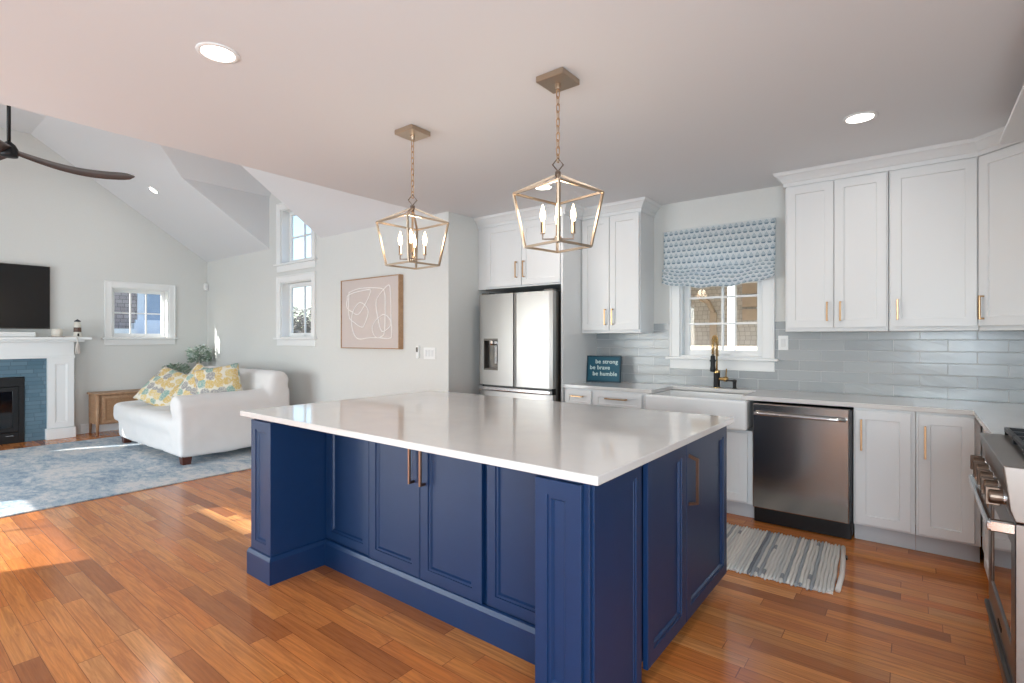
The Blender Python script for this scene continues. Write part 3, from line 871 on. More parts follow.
# crown mouldings (trim)
CP = [(0.0, 2.488), (0.012, 2.488), (0.014, 2.515), (0.022, 2.52), (0.030, 2.535), (0.052, 2.560), (0.066, 2.568), (0.070, 2.578), (0.078, 2.5895), (0.0, 2.5895)]
bm = BM(); sweep(bm, CP, [(XRET + 0.002, 4.08), (-2.562, 4.08), (-2.562, YUF), (-1.953, YUF), (-1.953, YS - 0.002)])
struct('trim_1', bm, 'white', 'white crown moulding above the refrigerator and left wall cabinets')
bm = BM(); sweep(bm, CP, [(-0.778, YS - 0.002), (-0.778, YUF), (0.322, YUF), (0.622, YUF - 0.30), (XR - 0.002, YUF - 0.30)])
struct('trim_2', bm, 'white', 'white crown moulding above the right wall cabinets')

# hood cover over the range, only its cornice edge shows
root = thing('range_hood', 'white hood cover over the range with a wide flat cornice', 'range hood', (0.66, 2.635, 0))
bm = BM(); box(bm, -0.20, 0.247, -0.38, 0.38, 1.70, 2.435, 0.004); build('body', bm, 'white', root)
bm = BM(); box(bm, -0.285, 0.247, -0.45, 1.38, 2.435, 2.45, 0.003); build('cornice', bm, 'white', root)

# backsplash
bm = BM(); box(bm, -2.56, KW[0] - 0.092, YS - 0.010, YS, 0.914, 1.475)
box(bm, KW[1] + 0.092, XR, YS - 0.010, YS, 0.914, 1.475); box(bm, KW[0] - 0.095, KW[1] + 0.095, YS - 0.010, YS, 0.914, 1.06)
o = struct('trim_3', bm, 'splash', 'glossy wavy grey tile backsplash on the sink wall')
bm = BM(); box(bm, XR - 0.010, XR, 1.9, YS - 0.01, 0.914, 1.70)
o = struct('trim_4', bm, 'splash_side', 'glossy wavy grey tile backsplash on the range wall')

# sockets on the backsplash beside the window
def plate(name, label, cat, loc, rz, w, h, kind, n=1, group=None):
    r_ = thing(name, label, cat, loc, rz, group)
    bm = BM(); box(bm, -w / 2, w / 2, -0.006, 0, -h / 2, h / 2, 0.003, 2); build('cover_plate', bm, 'trim', r_)
    for i in range(n):
        cx = (i - (n - 1) / 2) * 0.046
        bm = BM(); box(bm, cx - 0.016, cx + 0.016, -0.011, -0.005, -0.033, 0.033, 0.002)
        build(kind, bm, 'white', r_)
    return r_
plate('wall_outlet', 'white outlet plate on the backsplash right of the window', 'outlet', (-0.845, YS - 0.010, 1.30), 0, 0.075, 0.118, 'socket')

# ------------------------------------------------------------------ island
IX0, IX1, IYF, IYB = -2.985, -0.80, 1.41, 2.89
YIN = 1.74                                   # recessed front
isl = thing('kitchen_island', 'navy blue kitchen island with panelled posts, cupboards and copper pulls', 'kitchen island', (-1.9, 2.15, 0))
ox, oy = 1.9, -2.15                          # world -> local offset
def L(bm):
    bmesh.ops.translate(bm, verts=bm.verts, vec=(ox, oy, 0)); return bm
bm = BM(); box(bm, IX0 + 0.005, IX1 - 0.022, YIN + 0.022, IYB - 0.022, 0.10, 0.883); box(bm, IX0 + 0.03, IX1 - 0.09, YIN + 0.05, IYB - 0.08, 0, 0.10)
build('body', L(bm), 'blue', isl)
# posts: front face panelled plus side panel
def front_panel(parent, name, x0, x1, z0, z1, y, fr=0.05, step=0.012, t=0.02):
    bm = BM(); shaker(bm, x0, x1, z0, z1, y + t, t, fr, 0.01, step)
    return build(name, L(bm), 'blue', parent)
def side_panel(parent, name, y0, y1, z0, z1, x, fr=0.05, step=0.012, t=0.02):
    """faces +X, spans y0..y1"""
    bm = BM(); shaker(bm, y0, y1, z0, z1, 0.0, t, fr, 0.01, step)
    # local (x, y, z): x->world y, -y->world +x
    for v in bm.verts:
        v.co = Vector((x - t - v.co.y, v.co.x, v.co.z))
    return build(name, L(bm), 'blue', parent)
for (a, b, nm) in ((IX0, IX0 + 0.225, 'post'), (IX1 - 0.205, IX1, 'post')):
    bm = BM(); box(bm, a + 0.004, b - 0.004, IYF + 0.018, YIN + 0.03, 0.0, 0.883, 0.002)
    p = build(nm, L(bm), 'blue', isl)
    front_panel(p, 'post_panel', a + 0.003, b - 0.025 if b > -1 else b - 0.003, 0.15, 0.875, IYF, 0.05)
# left post side panel that returns to the front, base mould
bm = BM()
bp = [(0, 0), (0.018, 0), (0.018, 0.125), (0.010, 0.145), (0, 0.15)]
sweep(bm, bp, [(IX0, YIN), (IX0, IYF + 0.004), (IX0 + 0.222, IYF + 0.004), (IX0 + 0.222, YIN + 0.004), (IX1 - 0.205, YIN + 0.004)])
bmesh.ops.translate(bm, verts=bm.verts, vec=(0, 0, 0))
build('base_moulding', L(bm), 'blue', isl)
bm = BM(); sweep(bm, bp, [(IX1 - 0.205, YIN + 0.004), (IX1 - 0.205, IYF + 0.004), (IX1 - 0.02, IYF + 0.004)])
build('base_moulding', L(bm), 'blue', isl)
# recessed front: fixed panel, two doors, fixed panel
front_panel(isl, 'front_panel', -2.752, -2.345, 0.155, 0.875, YIN, 0.05)
d1 = front_panel(isl, 'door', -2.325, -1.925, 0.155, 0.875, YIN - 0.012, 0.055)
d2 = front_panel(isl, 'door', -1.919, -1.518, 0.155, 0.875, YIN - 0.012, 0.055)
front_panel(isl, 'front_panel', -1.498, -1.010, 0.155, 0.875, YIN, 0.05)
for dr, x in ((d1, -1.962), (d2, -1.884)):
    h = pull(dr, x + ox, 0.715, YIN - 0.012 + oy, 0.19, True, 'copper', 0.032, 0.006)
# right flank
side_panel(isl, 'side_panel', IYF + 0.035, 1.805, 0.02, 0.875, IX1 + 0.003, 0.045)
dA = side_panel(isl, 'side_door', 1.85, 2.265, 0.085, 0.875, IX1 + 0.008, 0.055)
dB = side_panel(isl, 'side_door', 2.268, 2.885, 0.085, 0.875, IX1 + 0.008, 0.055)
bm = BM()
tube(bm, [(IX1 + 0.006 + ox, 2.30 + oy, 0.815), (IX1 + 0.045 + ox, 2.30 + oy, 0.80), (IX1 + 0.045 + ox, 2.30 + oy, 0.61), (IX1 + 0.006 + ox, 2.30 + oy, 0.60)], 0.007, square=True)
build('handle', bm, 'copper', dB)
bm = BM(); box(bm, IX0 + 0.02, IX1 - 0.03, IYB - 0.02, IYB, 0.10, 0.875, 0.003); build('back_panel', L(bm), 'blue', isl)
# worktop
bm = BM(); box(bm, -3.105, -0.762, 1.405, 2.917, 0.884, 0.914)
o = build('island_countertop', bm, 'quartz', None, bevel=0.004)
tag(o, 'white quartz countertop lying on the navy island', 'countertop')

# ------------------------------------------------------------------ range (front faces -X); local x along world -Y? keep world axes, local origin at centre of front
rg = thing('gas_range', 'stainless steel gas range with knobs and a bar handle', 'range', (0.25, 2.635, 0))
y0, y1 = -0.375, 0.375
bm = BM(); box(bm, 0.03, 0.62, y0, y1, 0.09, 0.90, 0.003); build('body', bm, 'rangeside', rg)
bm = BM()   # bullnose control panel, slanted
prof = [(-0.028, 0.930), (0.12, 0.930), (0.12, 0.755), (0.0, 0.755), (-0.012, 0.79)]
lo = [bm.verts.new((x, y0, z)) for x, z in prof]; hi = [bm.verts.new((x, y1, z)) for x, z in prof]
bm.faces.new(lo); bm.faces.new(hi[::-1])
for i in range(5): bm.faces.new((lo[i], lo[(i + 1) % 5], hi[(i + 1) % 5], hi[i]))
cp = build('control_panel', bm, 'steelrange', rg, bevel=0.004)
for i in range(5):
    yy = 0.29 - i * 0.145
    bm = BM(); lathe(bm, [(0.030, -0.012), (0.030, -0.024), (0.024, -0.026), (0.024, -0.034)], 20, (0.014, yy, 0.812), 'x')
    k = build('knob', bm, 'steelsmooth', cp)
    bm = BM(); lathe(bm, [(0.024, -0.034), (0.0245, -0.066), (0.022, -0.070)], 20, (0.014, yy, 0.812), 'x'); box(bm, -0.064, -0.026, yy - 0.008, yy + 0.008, 0.782, 0.842, 0.002)
    build('grip', bm, 'bronze', k)
bm = BM(); box(bm, 0.03, 0.62, y0, y1, 0.90, 0.928, 0.003); ct = build('cooktop', bm, 'steeldark', rg)
bm = BM()
for gy0, gy1 in ((-0.36, -0.125), (-0.117, 0.117), (0.125, 0.36)):
    for x in (0.055, 0.57): tube(bm, [(x, gy0, 0.955), (x, gy1, 0.955)], 0.007, square=True)
    for y in (gy0, (gy0 + gy1) / 2, gy1): tube(bm, [(0.055, y, 0.955), (0.57, y, 0.955)], 0.007, square=True)
    for x in (0.22, 0.335, 0.45): tube(bm, [(x, gy0, 0.953), (x, gy1, 0.953)], 0.005, square=True)
    for x in (0.055, 0.57):
        for y in (gy0, gy1): tube(bm, [(x, y, 0.955), (x, y, 0.927)], 0.006, square=True)
build('burner_grate', bm, 'black', ct)
for bx_, by in ((0.22, -0.24), (0.45, -0.24), (0.22, 0.24), (0.45, 0.24), (0.335, 0)):
    bm = BM(); lathe(bm, [(0.045, 0.928), (0.045, 0.936), (0.03, 0.94), (0.03, 0.946), (0.001, 0.947)], 20, (bx_, by, 0)); build('burner_cap', bm, 'blackpl', ct)
bm = BM()   # door frame around the dark glass
box(bm, -0.0, 0.03, y0 + 0.004, y1 - 0.004, 0.235, 0.33, 0.003); box(bm, 0, 0.03, y0 + 0.004, y1 - 0.004, 0.66, 0.750, 0.003)
box(bm, 0, 0.03, y0 + 0.004, y0 + 0.09, 0.32, 0.67, 0.003); box(bm, 0, 0.03, y1 - 0.09, y1 - 0.004, 0.32, 0.67, 0.003)
od = build('oven_door', bm, 'steelrange', rg)
bm = BM(); box(bm, 0.006, 0.028, y0 + 0.085, y1 - 0.085, 0.325, 0.665); build('oven_window', bm, 'darkglass', od)
bm = BM(); box(bm, -0.066, -0.046, y0 + 0.01, y1 - 0.01, 0.715, 0.745, 0.006, 2); box(bm, -0.06, 0.004, y0 + 0.01, y0 + 0.04, 0.712, 0.748, 0.004); box(bm, -0.06, 0.004, y1 - 0.04, y1 - 0.01, 0.712, 0.748, 0.004)
build('handle', bm, 'steelsmooth', od)
bm = BM(); box(bm, 0.0, 0.03, y0 + 0.004, y1 - 0.004, 0.10, 0.228, 0.003); wd = build('warming_drawer', bm, 'steelrange', rg)
bm = BM(); box(bm, -0.014, 0.002, y0 + 0.02, y1 - 0.02, 0.205, 0.225, 0.003); build('drawer_lip', bm, 'steeldark', wd)
bm = BM()
for i, wid in enumerate((0.012, 0.005, 0.009, 0.012, 0.007, 0.010)):
    box(bm, -0.0025, 0.001, -0.05 + i * 0.016, -0.05 + i * 0.016 + wid, 0.262, 0.278)
build('badge', bm, 'blackpl', od)
for sx in (0.07, 0.58):
    for sy in (-0.33, 0.33):
        bm = BM(); lathe(bm, [(0.02, 0.0), (0.02, 0.015), (0.014, 0.02), (0.014, 0.1)], 12, (sx, sy, 0)); build('foot', bm, 'black', rg)

# ------------------------------------------------------------------ pendants
def make_pendant(loc, label, turn):
    r_ = thing('lantern_pendant', label, 'pendant lamp', loc, 0, 'lantern pendants over the island')
    bm = BM(); box(bm, -0.076, 0.076, -0.076, 0.076, -0.028, 0.0, 0.002); lathe(bm, [(0.012, -0.055), (0.014, -0.045), (0.014, -0.028)], 12)
    build('canopy', bm, 'nickel', r_)
    bm = BM()
    z = -0.055; i = 0
    while z > -0.385:
        a = (i % 2) * PI / 2; l2, w2 = 0.021, 0.0085
        pts = []
        for k in range(12):
            t_ = 2 * PI * k / 12
            u, w_ = w2 * math.cos(t_), (l2 - w2) * (1 if math.sin(t_) >= 0 else -1) + w2 * math.sin(t_)
            pts.append((u * math.cos(a), u * math.sin(a), z - l2 + w_))
        tube(bm, pts, 0.0024, 5, closed=True)
        z -= 0.0345; i += 1
    build('chain', bm, 'brass', r_, True)
    tr = (0, 0, R(turn))
    bm = BM(); a = R(40)
    q = lambda u, z_: (u * math.cos(a), u * math.sin(a), z_)
    tube(bm, [q(0, -0.385), q(0.026, -0.418), q(0, -0.450), q(-0.026, -0.418)], 0.004, 6, closed=True)
    build('hanging_loop', bm, 'bronze', r_)
    bm = BM(); lathe(bm, [(0.008, -0.45), (0.014, -0.452), (0.014, -0.470), (0.010, -0.475), (0.010, -0.49)], 12); build('finial', bm, 'bronze', r_)
    # cage
    zt, zbt, za = -0.553, -0.812, -0.470
    A, B = 0.152, 0.112
    T = [(sx * A, sy * A, zt) for sx, sy in ((-1, -1), (1, -1), (1, 1), (-1, 1))]
    Bt = [(sx * B, sy * B, zbt) for sx, sy in ((-1, -1), (1, -1), (1, 1), (-1, 1))]
    bm = BM()
    for i in range(4):
        j = (i + 1) % 4
        tube(bm, [T[i], T[j]], 0.0052, square=True); tube(bm, [Bt[i], Bt[j]], 0.0052, square=True); tube(bm, [T[i], Bt[i]], 0.0052, square=True)
        tube(bm, [T[i], (T[i][0] * 0.07, T[i][1] * 0.07, za)], 0.0052, square=True)
    build('cage', bm, 'nickel', r_, rot=tr)
    bm = BM(); tube(bm, [(0, 0, -0.48), (0, 0, -0.785)], 0.007, 8); lathe(bm, [(0.016, -0.79), (0.018, -0.78), (0.018, -0.765), (0.008, -0.76)], 12); build('centre_stem', bm, 'nickel', r_, True, rot=tr)
    for i, (sx, sy) in enumerate(((-1, -1), (1, -1), (1, 1), (-1, 1))):
        c = 0.052
        bm = BM(); tube(bm, [(0, 0, -0.775), (sx * c, sy * c, -0.775), (sx * c, sy * c, -0.748)], 0.0042, 6, square=True); ar = build('arm', bm, 'bronze', r_, rot=tr)
        bm = BM(); lathe(bm, [(0.011, -0.75), (0.011, -0.745), (0.0095, -0.744), (0.0095, -0.692)], 14, (sx * c, sy * c, 0)); build('candle_sleeve', bm, 'nickel', ar, True)
        bm = BM(); lathe(bm, [(0.006, -0.692), (0.010, -0.682), (0.0135, -0.664), (0.012, -0.645), (0.006, -0.622), (0.0015, -0.607)], 14, (sx * c, sy * c, 0)); build('bulb', bm, 'bulb', ar, True)
    lamp('pendant_glow', 'POINT', (loc[0], loc[1], loc[2] - 0.60), 1.6, (1.0, 0.82, 0.62), shadow_soft_size=0.05)
    return r_
make_pendant((-2.394, 2.096, ZC), 'brass lantern pendant with four candle bulbs, farther one nearest the living room', -4)
make_pendant((-1.355, 2.100, ZC), 'brass lantern pendant with four candle bulbs, nearer one closest to the sink', -11)

# ------------------------------------------------------------------ recessed lights
def downlight(loc, label, nrm=(0, 0, 1), r=0.066, power=2.6):
    r_ = thing('recessed_light', label, 'ceiling light', loc, 0, 'recessed ceiling lights')
    q = Vector(nrm).to_track_quat('Z', 'Y').to_euler(); r_.rotation_euler = q
    bm = BM(); lathe(bm, [(r, -0.004), (r + 0.004, -0.007), (r + 0.018, -0.004), (r + 0.02, 0.0), (r, 0.0)], 32, cap=False); build('trim_ring', bm, 'trim', r_, True)
    bm = BM(); lathe(bm, [(0.001, -0.0035), (r, -0.0035), (r, -0.001), (0.001, -0.001)], 32); build('lens', bm, 'lens', r_)
    n = Vector(nrm)
    lamp('recessed_light_beam', 'AREA', Vector(loc) - n * 0.012, power, (1.0, 0.95, 0.9), dir=-n, shape='DISK', size=r * 2)
downlight((-2.414, 0.998, ZC), 'round recessed light in the kitchen ceiling before the lanterns')
downlight((-0.245, 3.528, ZC), 'round recessed light above the dishwasher')
downlight((-2.426, 3.535, ZC), 'round recessed light near the refrigerator, seen through the nearer lantern')
downlight((-0.245, 1.0, ZC), 'round recessed light near the range, above the floor beside the range')
sn = Vector((0, KS, 1)).normalized()
downlight((-8.10, 2.53, sz(2.53)), 'small recessed light in the sloped ceiling of the living room', sn, 0.052)

# ------------------------------------------------------------------ ceiling fan
fan = thing('ceiling_fan', 'black ceiling fan with dark wooden blades on a long rod', 'ceiling fan', (-6.3, 0.87, 0))
bm = BM(); tube(bm, [(0, 0, 3.06), (0, 0, ZF - 0.05)], 0.014, 12); build('down_rod', bm, 'black', fan, True)
bm = BM(); lathe(bm, [(0.03, ZF - 0.07), (0.07, ZF - 0.04), (0.075, ZF - 0.001)], 20); build('canopy', bm, 'black', fan, True)
bm = BM(); lathe(bm, [(0.03, 2.935), (0.060, 2.94), (0.066, 2.96), (0.062, 3.01), (0.045, 3.045), (0.018, 3.07)], 24); build('motor', bm, 'black', fan, True)
for k, a in enumerate((R(87), R(207), R(327))):
    bm = BM(); n = 18
    T_, Bv = [], []
    for i in range(n + 1):
        t_ = i / n; r_ = 0.05 + 0.87 * t_
        w_ = 0.050 + 0.034 * math.sin(PI * min(1, t_ * 0.75)) ; w_ *= math.sqrt(max(0.0, 1 - ((t_ - 0.86) / 0.14) ** 2)) if t_ > 0.86 else 1
        w_ = max(w_, 0.003); bow = -0.05 * math.sin(PI * t_) - 0.005 * t_
        tw = R(36)
        T_.append([bm.verts.new((r_, s * w_ * math.cos(tw) + 0.03 * math.sin(PI * t_), 2.985 + bow + s * w_ * math.sin(tw) + 0.006)) for s in (-1, 0, 1)])
        Bv.append([bm.verts.new((r_, s * w_ * math.cos(tw) + 0.03 * math.sin(PI * t_), 2.985 + bow + s * w_ * math.sin(tw) - (0.004 if s else 0.007))) for s in (-1, 0, 1)])
    for i in range(n):
        for j in range(2):
            bm.faces.new((T_[i][j], T_[i][j + 1], T_[i + 1][j + 1], T_[i + 1][j])); bm.faces.new((Bv[i][j], Bv[i + 1][j], Bv[i + 1][j + 1], Bv[i][j + 1]))
        for j in (0, 2):
            bm.faces.new((T_[i][j], T_[i + 1][j], Bv[i + 1][j], Bv[i][j]))
    bm.faces.new((T_[0][0], T_[0][1], T_[0][2], Bv[0][2], Bv[0][1], Bv[0][0])); bm.faces.new((T_[n][0], Bv[n][0], Bv[n][1], Bv[n][2], T_[n][2], T_[n][1]))
    build('blade', bm, 'fan', fan, True, rot=(0, 0, a))

# ------------------------------------------------------------------ fireplace
fp = thing('fireplace_mantel', 'white panelled mantel around a blue tiled fireplace', 'fireplace', (XT, 0.94, 0))
# local x outward (+X world), local y along wall
bm = BM(); box(bm, 0.0, 0.20, -0.95, 0.95, 1.095, 1.29, 0.003); box(bm, 0, 0.215, -0.96, 0.96, 1.075, 1.105, 0.004)
build('frieze', bm, 'trim', fp)
bm = BM(); box(bm, 0, 0.26, -1.05, 1.05, 1.29, 1.318, 0.004); box(bm, 0, 0.30, -1.12, 1.12, 1.318, 1.355, 0.005); build('shelf', bm, 'trim', fp)
for s in (-1, 1):
    a, b = (0.675, 0.945) if s > 0 else (-0.945, -0.675)
    bm = BM(); box(bm, 0, 0.20, a, b, 0, 1.08, 0.003)
    bm2 = BM(); shaker(bm2, 0, b - a, 0.15, 1.075, 0, 0.02, 0.07, 0.008, 0.01)
    lg = build('pilaster', bm, 'trim', fp)
    for v in bm2.verts: v.co = Vector((0.20 - v.co.y, a + v.co.x, v.co.z))
    build('pilaster_panel', bm2, 'trim', lg)
    bm = BM(); box(bm, 0, 0.24, a - 0.018, b + 0.018, 0, 0.14, 0.006, 2); build('plinth', bm, 'trim', lg)
bm = BM(); box(bm, 0, 0.15, 0.46, 0.675, 0, 1.08); box(bm, 0, 0.15, -0.675, -0.46, 0, 1.08); box(bm, 0, 0.149, -0.46, 0.46, 0.845, 1.08)
build('tile_surround', bm, 'bluetile', fp)
fb = thing('fireplace_insert', 'black metal fireplace insert with dark glass', 'fireplace insert', (XT, 0.94, 0))
bm = BM()
box(bm, 0.01, 0.163, -0.455, 0.455, 0.72, 0.835, 0.003); box(bm, 0.01, 0.165, 0.40, 0.455, 0.0, 0.73, 0.003); box(bm, 0.01, 0.165, -0.455, -0.40, 0.0, 0.73, 0.003); box(bm, 0.01, 0.163, -0.40, 0.40, 0.001, 0.14, 0.003)
build('surround', bm, 'blackpl', fb)
bm = BM(); box(bm, 0.01, 0.170, -0.40, 0.40, 0.66, 0.715, 0.003); box(bm, 0.01, 0.172, 0.345, 0.40, 0.15, 0.67, 0.003); box(bm, 0.01, 0.172, -0.40, -0.345, 0.15, 0.67, 0.003); box(bm, 0.01, 0.170, -0.4, 0.4, 0.145, 0.20, 0.003)
build('door_frame', bm, 'black', fb)
bm = BM(); box(bm, 0.145, 0.150, -0.35, 0.35, 0.19, 0.67); build('glass', bm, 'darkglass', fb)
bm = BM(); box(bm, 0.172, 0.178, 0.28, 0.35, 0.095, 0.102); build('badge', bm, 'steelsmooth', fb)

# TV, soundbar, mantel pieces
tv = thing('television', 'large flat black television hanging above the mantel', 'television', (XT + 0.004, 0.93, 1.88))
bm = BM(); box(bm, 0.015, 0.062, -0.735, 0.735, -0.418, 0.418, 0.004, 2); build('housing', bm, 'steeldark', tv)
bm = BM(); box(bm, 0.060, 0.0645, -0.727, 0.727, -0.405, 0.410); build('screen', bm, 'screen', tv)
bm = BM(); box(bm, 0.0, 0.016, -0.2, 0.2, -0.15, 0.15); build('bracket', bm, 'blackpl', tv)
sb = thing('soundbar', 'slim white soundbar on the mantel below the television', 'soundbar', (XT + 0.13, 0.94, 1.355))
bm = BM(); box(bm, -0.05, 0.05, -0.57, 0.565, 0.0, 0.065, 0.012, 3); build('housing', bm, 'trim', sb)
lh = thing('lighthouse_figurine', 'small brown and white striped lighthouse standing on the mantel end', 'figurine', (XT + 0.17, 1.93, 1.355))
bm = BM(); lathe(bm, [(0.048, 0), (0.048, 0.01), (0.044, 0.012), (0.043, 0.07)], 20); lathe(bm, [(0.038, 0.13), (0.036, 0.185), (0.026, 0.187), (0.026, 0.21)], 20); build('white_bands', bm, 'cream', lh, False)
bm = BM(); lathe(bm, [(0.047, 0.07), (0.042, 0.075), (0.040, 0.128), (0.044, 0.132)], 20); build('brown_band', bm, 'browncer', lh, False)
bm = BM(); lathe(bm, [(0.036, 0.21), (0.032, 0.222), (0.016, 0.236), (0.001, 0.245)], 20); build('roof', bm, 'roofdark', lh, True)
bm = BM(); box(bm, 0.036, 0.048, -0.010, 0.010, 0.012, 0.05, 0.003); build('door', bm, 'blackpl', lh)
cd = thing('candle_lantern', 'small round cream candle holder on the mantel beside the lighthouse', 'candle holder', (XT + 0.15, 1.72, 1.355))
bm = BM(); lathe(bm, [(0.07, 0), (0.072, 0.01), (0.05, 0.02), (0.058, 0.03), (0.062, 0.06), (0.055, 0.10), (0.04, 0.115), (0.001, 0.112)], 24); build('bowl', bm, 'cream', cd, True)
bm = BM(); lathe(bm, [(0.085, 0.0), (0.09, 0.006), (0.06, 0.008)], 24); build('saucer', bm, 'browncer', cd, True)
sr = thing('tassel_garland', 'off-white tassel garland hanging off the mantel beside the lighthouse', 'garland', (XT + 0.30, 1.90, 1.356))
bm = BM(); tube(bm, [(-0.14, -0.12, 0.008), (-0.07, -0.06, 0.008), (0.0, -0.01, 0.008), (0.016, 0.0, -0.03), (0.016, 0.0, -0.06)], 0.008, 6); build('cord', bm, 'string', sr)
bm = BM()
for i in range(26):
    a = random.uniform(0, 2 * PI); r_ = random.uniform(0, 1)
    tube(bm, [(0.018, 0, -0.05), (0.025 + 0.012 * math.cos(a), 0.018 * math.sin(a), -0.12), (0.028 + 0.028 * r_ * math.cos(a), 0.045 * r_ * math.sin(a), -0.21 - random.uniform(0, 0.015))], 0.0035, 4)
build('tassel', bm, 'string', sr)

# alarm sensor, switches
o = thing('motion_sensor', 'small white motion sensor high in the living room corner', 'sensor', (XT + 0.03, YB - 0.03, 2.18))
bm = BM(); box(bm, -0.025, 0.03, -0.03, 0.028, -0.06, 0.06, 0.012, 3); build('housing', bm, 'trim', o)
bm = BM(); box(bm, 0.024, 0.034, -0.022, 0.014, -0.03, 0.02, 0.004); build('lens', bm, 'white', o)
plate('switch_plate', 'white triple switch plate nearest the wall corner by the refrigerator', 'light switch', (-3.90, YB, 1.185), 0, 0.17, 0.118, 'rocker', 3)
o = thing('thermostat', 'small white wall control just left of the triple switch plate', 'wall control', (-4.065, YB, 1.195))
bm = BM(); box(bm, -0.02, 0.02, -0.025, 0, -0.065, 0.065, 0.004); build('housing', bm, 'trim', o)
bm = BM(); box(bm, -0.014, 0.014, -0.027, -0.02, 0.0, 0.05, 0.002); build('display', bm, 'steeldark', o)

# ------------------------------------------------------------------ artwork
art = thing('wall_art', 'square blush canvas with looping white lines in a wooden frame', 'artwork', (-4.835, YB, 1.62))
bm = BM(); W2, H2 = 0.515, 0.388
box(bm, -W2, W2, -0.052, -0.004, -H2, H2); build('canvas', bm, 'canvas', art)
bm = BM(); e = 0.010
box(bm, -W2 - e, -W2, -0.06, 0, -H2 - e, H2 + e); box(bm, W2, W2 + e, -0.06, 0, -H2 - e, H2 + e); box(bm, -W2, W2, -0.059, 0, H2, H2 + e); box(bm, -W2, W2, -0.059, 0, -H2 - e, -H2)
build('frame', bm, 'frame', art)
def art_pt(x, y):
    s_ = (x - 15) / 485.0
    # horizontal perspective of the photographed canvas
    q = s_ * 0.80 / (1 - s_ * (1 - 0.80)) if s_ < 1 else s_
    s2 = 1 - (1 - s_) * 1.0
    q = s_ / (s_ + (1 - s_) * 0.83)
    q = s_ * 1.18 / (1 + 0.18 * s_)
    yt = 105 - 55 * s_; yb_ = 660
    return (-W2 + 2 * W2 * q, H2 - 2 * H2 * (y - yt) / (yb_ - yt))
def spline(P, closed=True, n=8):
    out = []; m = len(P)
    for i in range(m if closed else m - 1):
        p0, p1, p2, p3 = [Vector(P[(i + k) % m]) if closed else Vector(P[max(0, min(m - 1, i + k))]) for k in (-1, 0, 1, 2)]
        for j in range(n):
            t_ = j / n
            out.append(0.5 * ((2 * p1) + (-p0 + p2) * t_ + (2 * p0 - 5 * p1 + 4 * p2 - p3) * t_ ** 2 + (-p0 + 3 * p1 - 3 * p2 + p3) * t_ ** 3))
    return out
loops = [[(75, 215), (90, 190), (180, 160), (340, 160), (375, 195), (382, 300), (375, 520), (345, 565), (300, 570), (270, 510), (290, 440), (365, 380), (420, 415), (430, 460), (400, 500), (350, 517), (320, 420), (302, 285), (330, 215), (410, 132), (428, 200), (432, 400), (440, 540), (420, 577), (320, 575), (240, 577), (150, 585), (110, 530), (96, 440), (110, 350), (160, 283), (210, 305), (235, 360), (205, 460), (180, 487), (120, 450), (75, 395)],
         [(60, 260), (80, 212), (240, 172), (248, 210), (200, 310), (150, 380), (100, 360), (60, 325)]]
bm = BM()
for lp in loops:
    pts = [art_pt(*p) for p in lp]
    sp = spline([(p[0], 0, p[1]) for p in pts])
    sp = [Vector((p.x, -0.0535, p.z)) for p in sp]
    tube(bm, sp, 0.0062, 6, closed=True)
build('painted_line', bm, 'paintline', art)

# ------------------------------------------------------------------ sofa
def rbox(bm, x0, x1, y0, y1, z0, z1, r): box(bm, x0, x1, y0, y1, z0, z1, r, 4)
sofa = thing('sofa', 'white slipcovered sofa with one rolled arm on the blue rug', 'sofa', (-7.0, 2.75, 0))
bm = BM()
SX0, SX1 = -0.99, 1.02; SY0, SY1 = -0.64, 0.55
rbox(bm, SX0, SX1, SY0, SY1, 0.085, 0.45, 0.03)                 # skirt body
rbox(bm, SX0 - 0.05, SX1 - 0.2, SY0 - 0.03, SY1 - 0.1, 0.30, 0.50, 0.09)    # seat cushion
lathe(bm, [(0.10, SY0 - 0.02), (0.125, SY0 + 0.02), (0.125, SY1 - 0.1)], 20, (SX0 - 0.07, 0, 0.40), 'y')   # low rolled end
rbox(bm, SX1 - 0.27, SX1, SY0 - 0.01, SY1 - 0.02, 0.09, 0.66, 0.03)      # arm
lathe(bm, [(0.10, SY0 - 0.03), (0.125, SY0 + 0.0), (0.125, SY1 - 0.05)], 20, (SX1 - 0.135, 0, 0.62), 'y')
# leaning back
pts = [(SX0, SX1)]
M_ = Matrix.Translation((0, 0.36, 0.45)) @ Matrix.Rotation(R(-10), 4, 'X')
box(bm, SX0 - 0.02, SX1 - 0.0, -0.12, 0.13, -0.3, 0.50, 0.09, 4, M_)
rbox(bm, SX0, SX1, 0.30, 0.56, 0.09, 0.75, 0.05)
sl = build('slipcover', bm, 'slip', sofa, True)
rm = sl.modifiers.new('cloth', 'REMESH'); rm.mode = 'VOXEL'; rm.voxel_size = 0.022; rm.use_smooth_shade = True
sm = sl.modifiers.new('soft', 'SMOOTH'); sm.factor = 0.6; sm.iterations = 9
tx = bpy.data.textures.new('cloth_folds', 'CLOUDS'); tx.noise_scale = 0.34; tx.noise_depth = 2
dm = sl.modifiers.new('folds', 'DISPLACE'); dm.texture = tx; dm.strength = 0.035; dm.mid_level = 0.5; dm.texture_coords = 'LOCAL'
for lx, ly in ((SX0 + 0.08, SY0 + 0.07), (SX1 - 0.07, SY0 + 0.07), (SX0 + 0.08, SY1 - 0.08), (SX1 - 0.07, SY1 - 0.08)):
    bm = BM(); v = box(bm, lx - 0.05, lx + 0.05, ly - 0.05, ly + 0.05, 0.014, 0.12)
    for q in v:
        if q.co.z < 0.05: q.co.x = lx + (q.co.x - lx) * 0.75; q.co.y = ly + (q.co.y - ly) * 0.75
    build('leg', bm, 'darkwood', sofa)

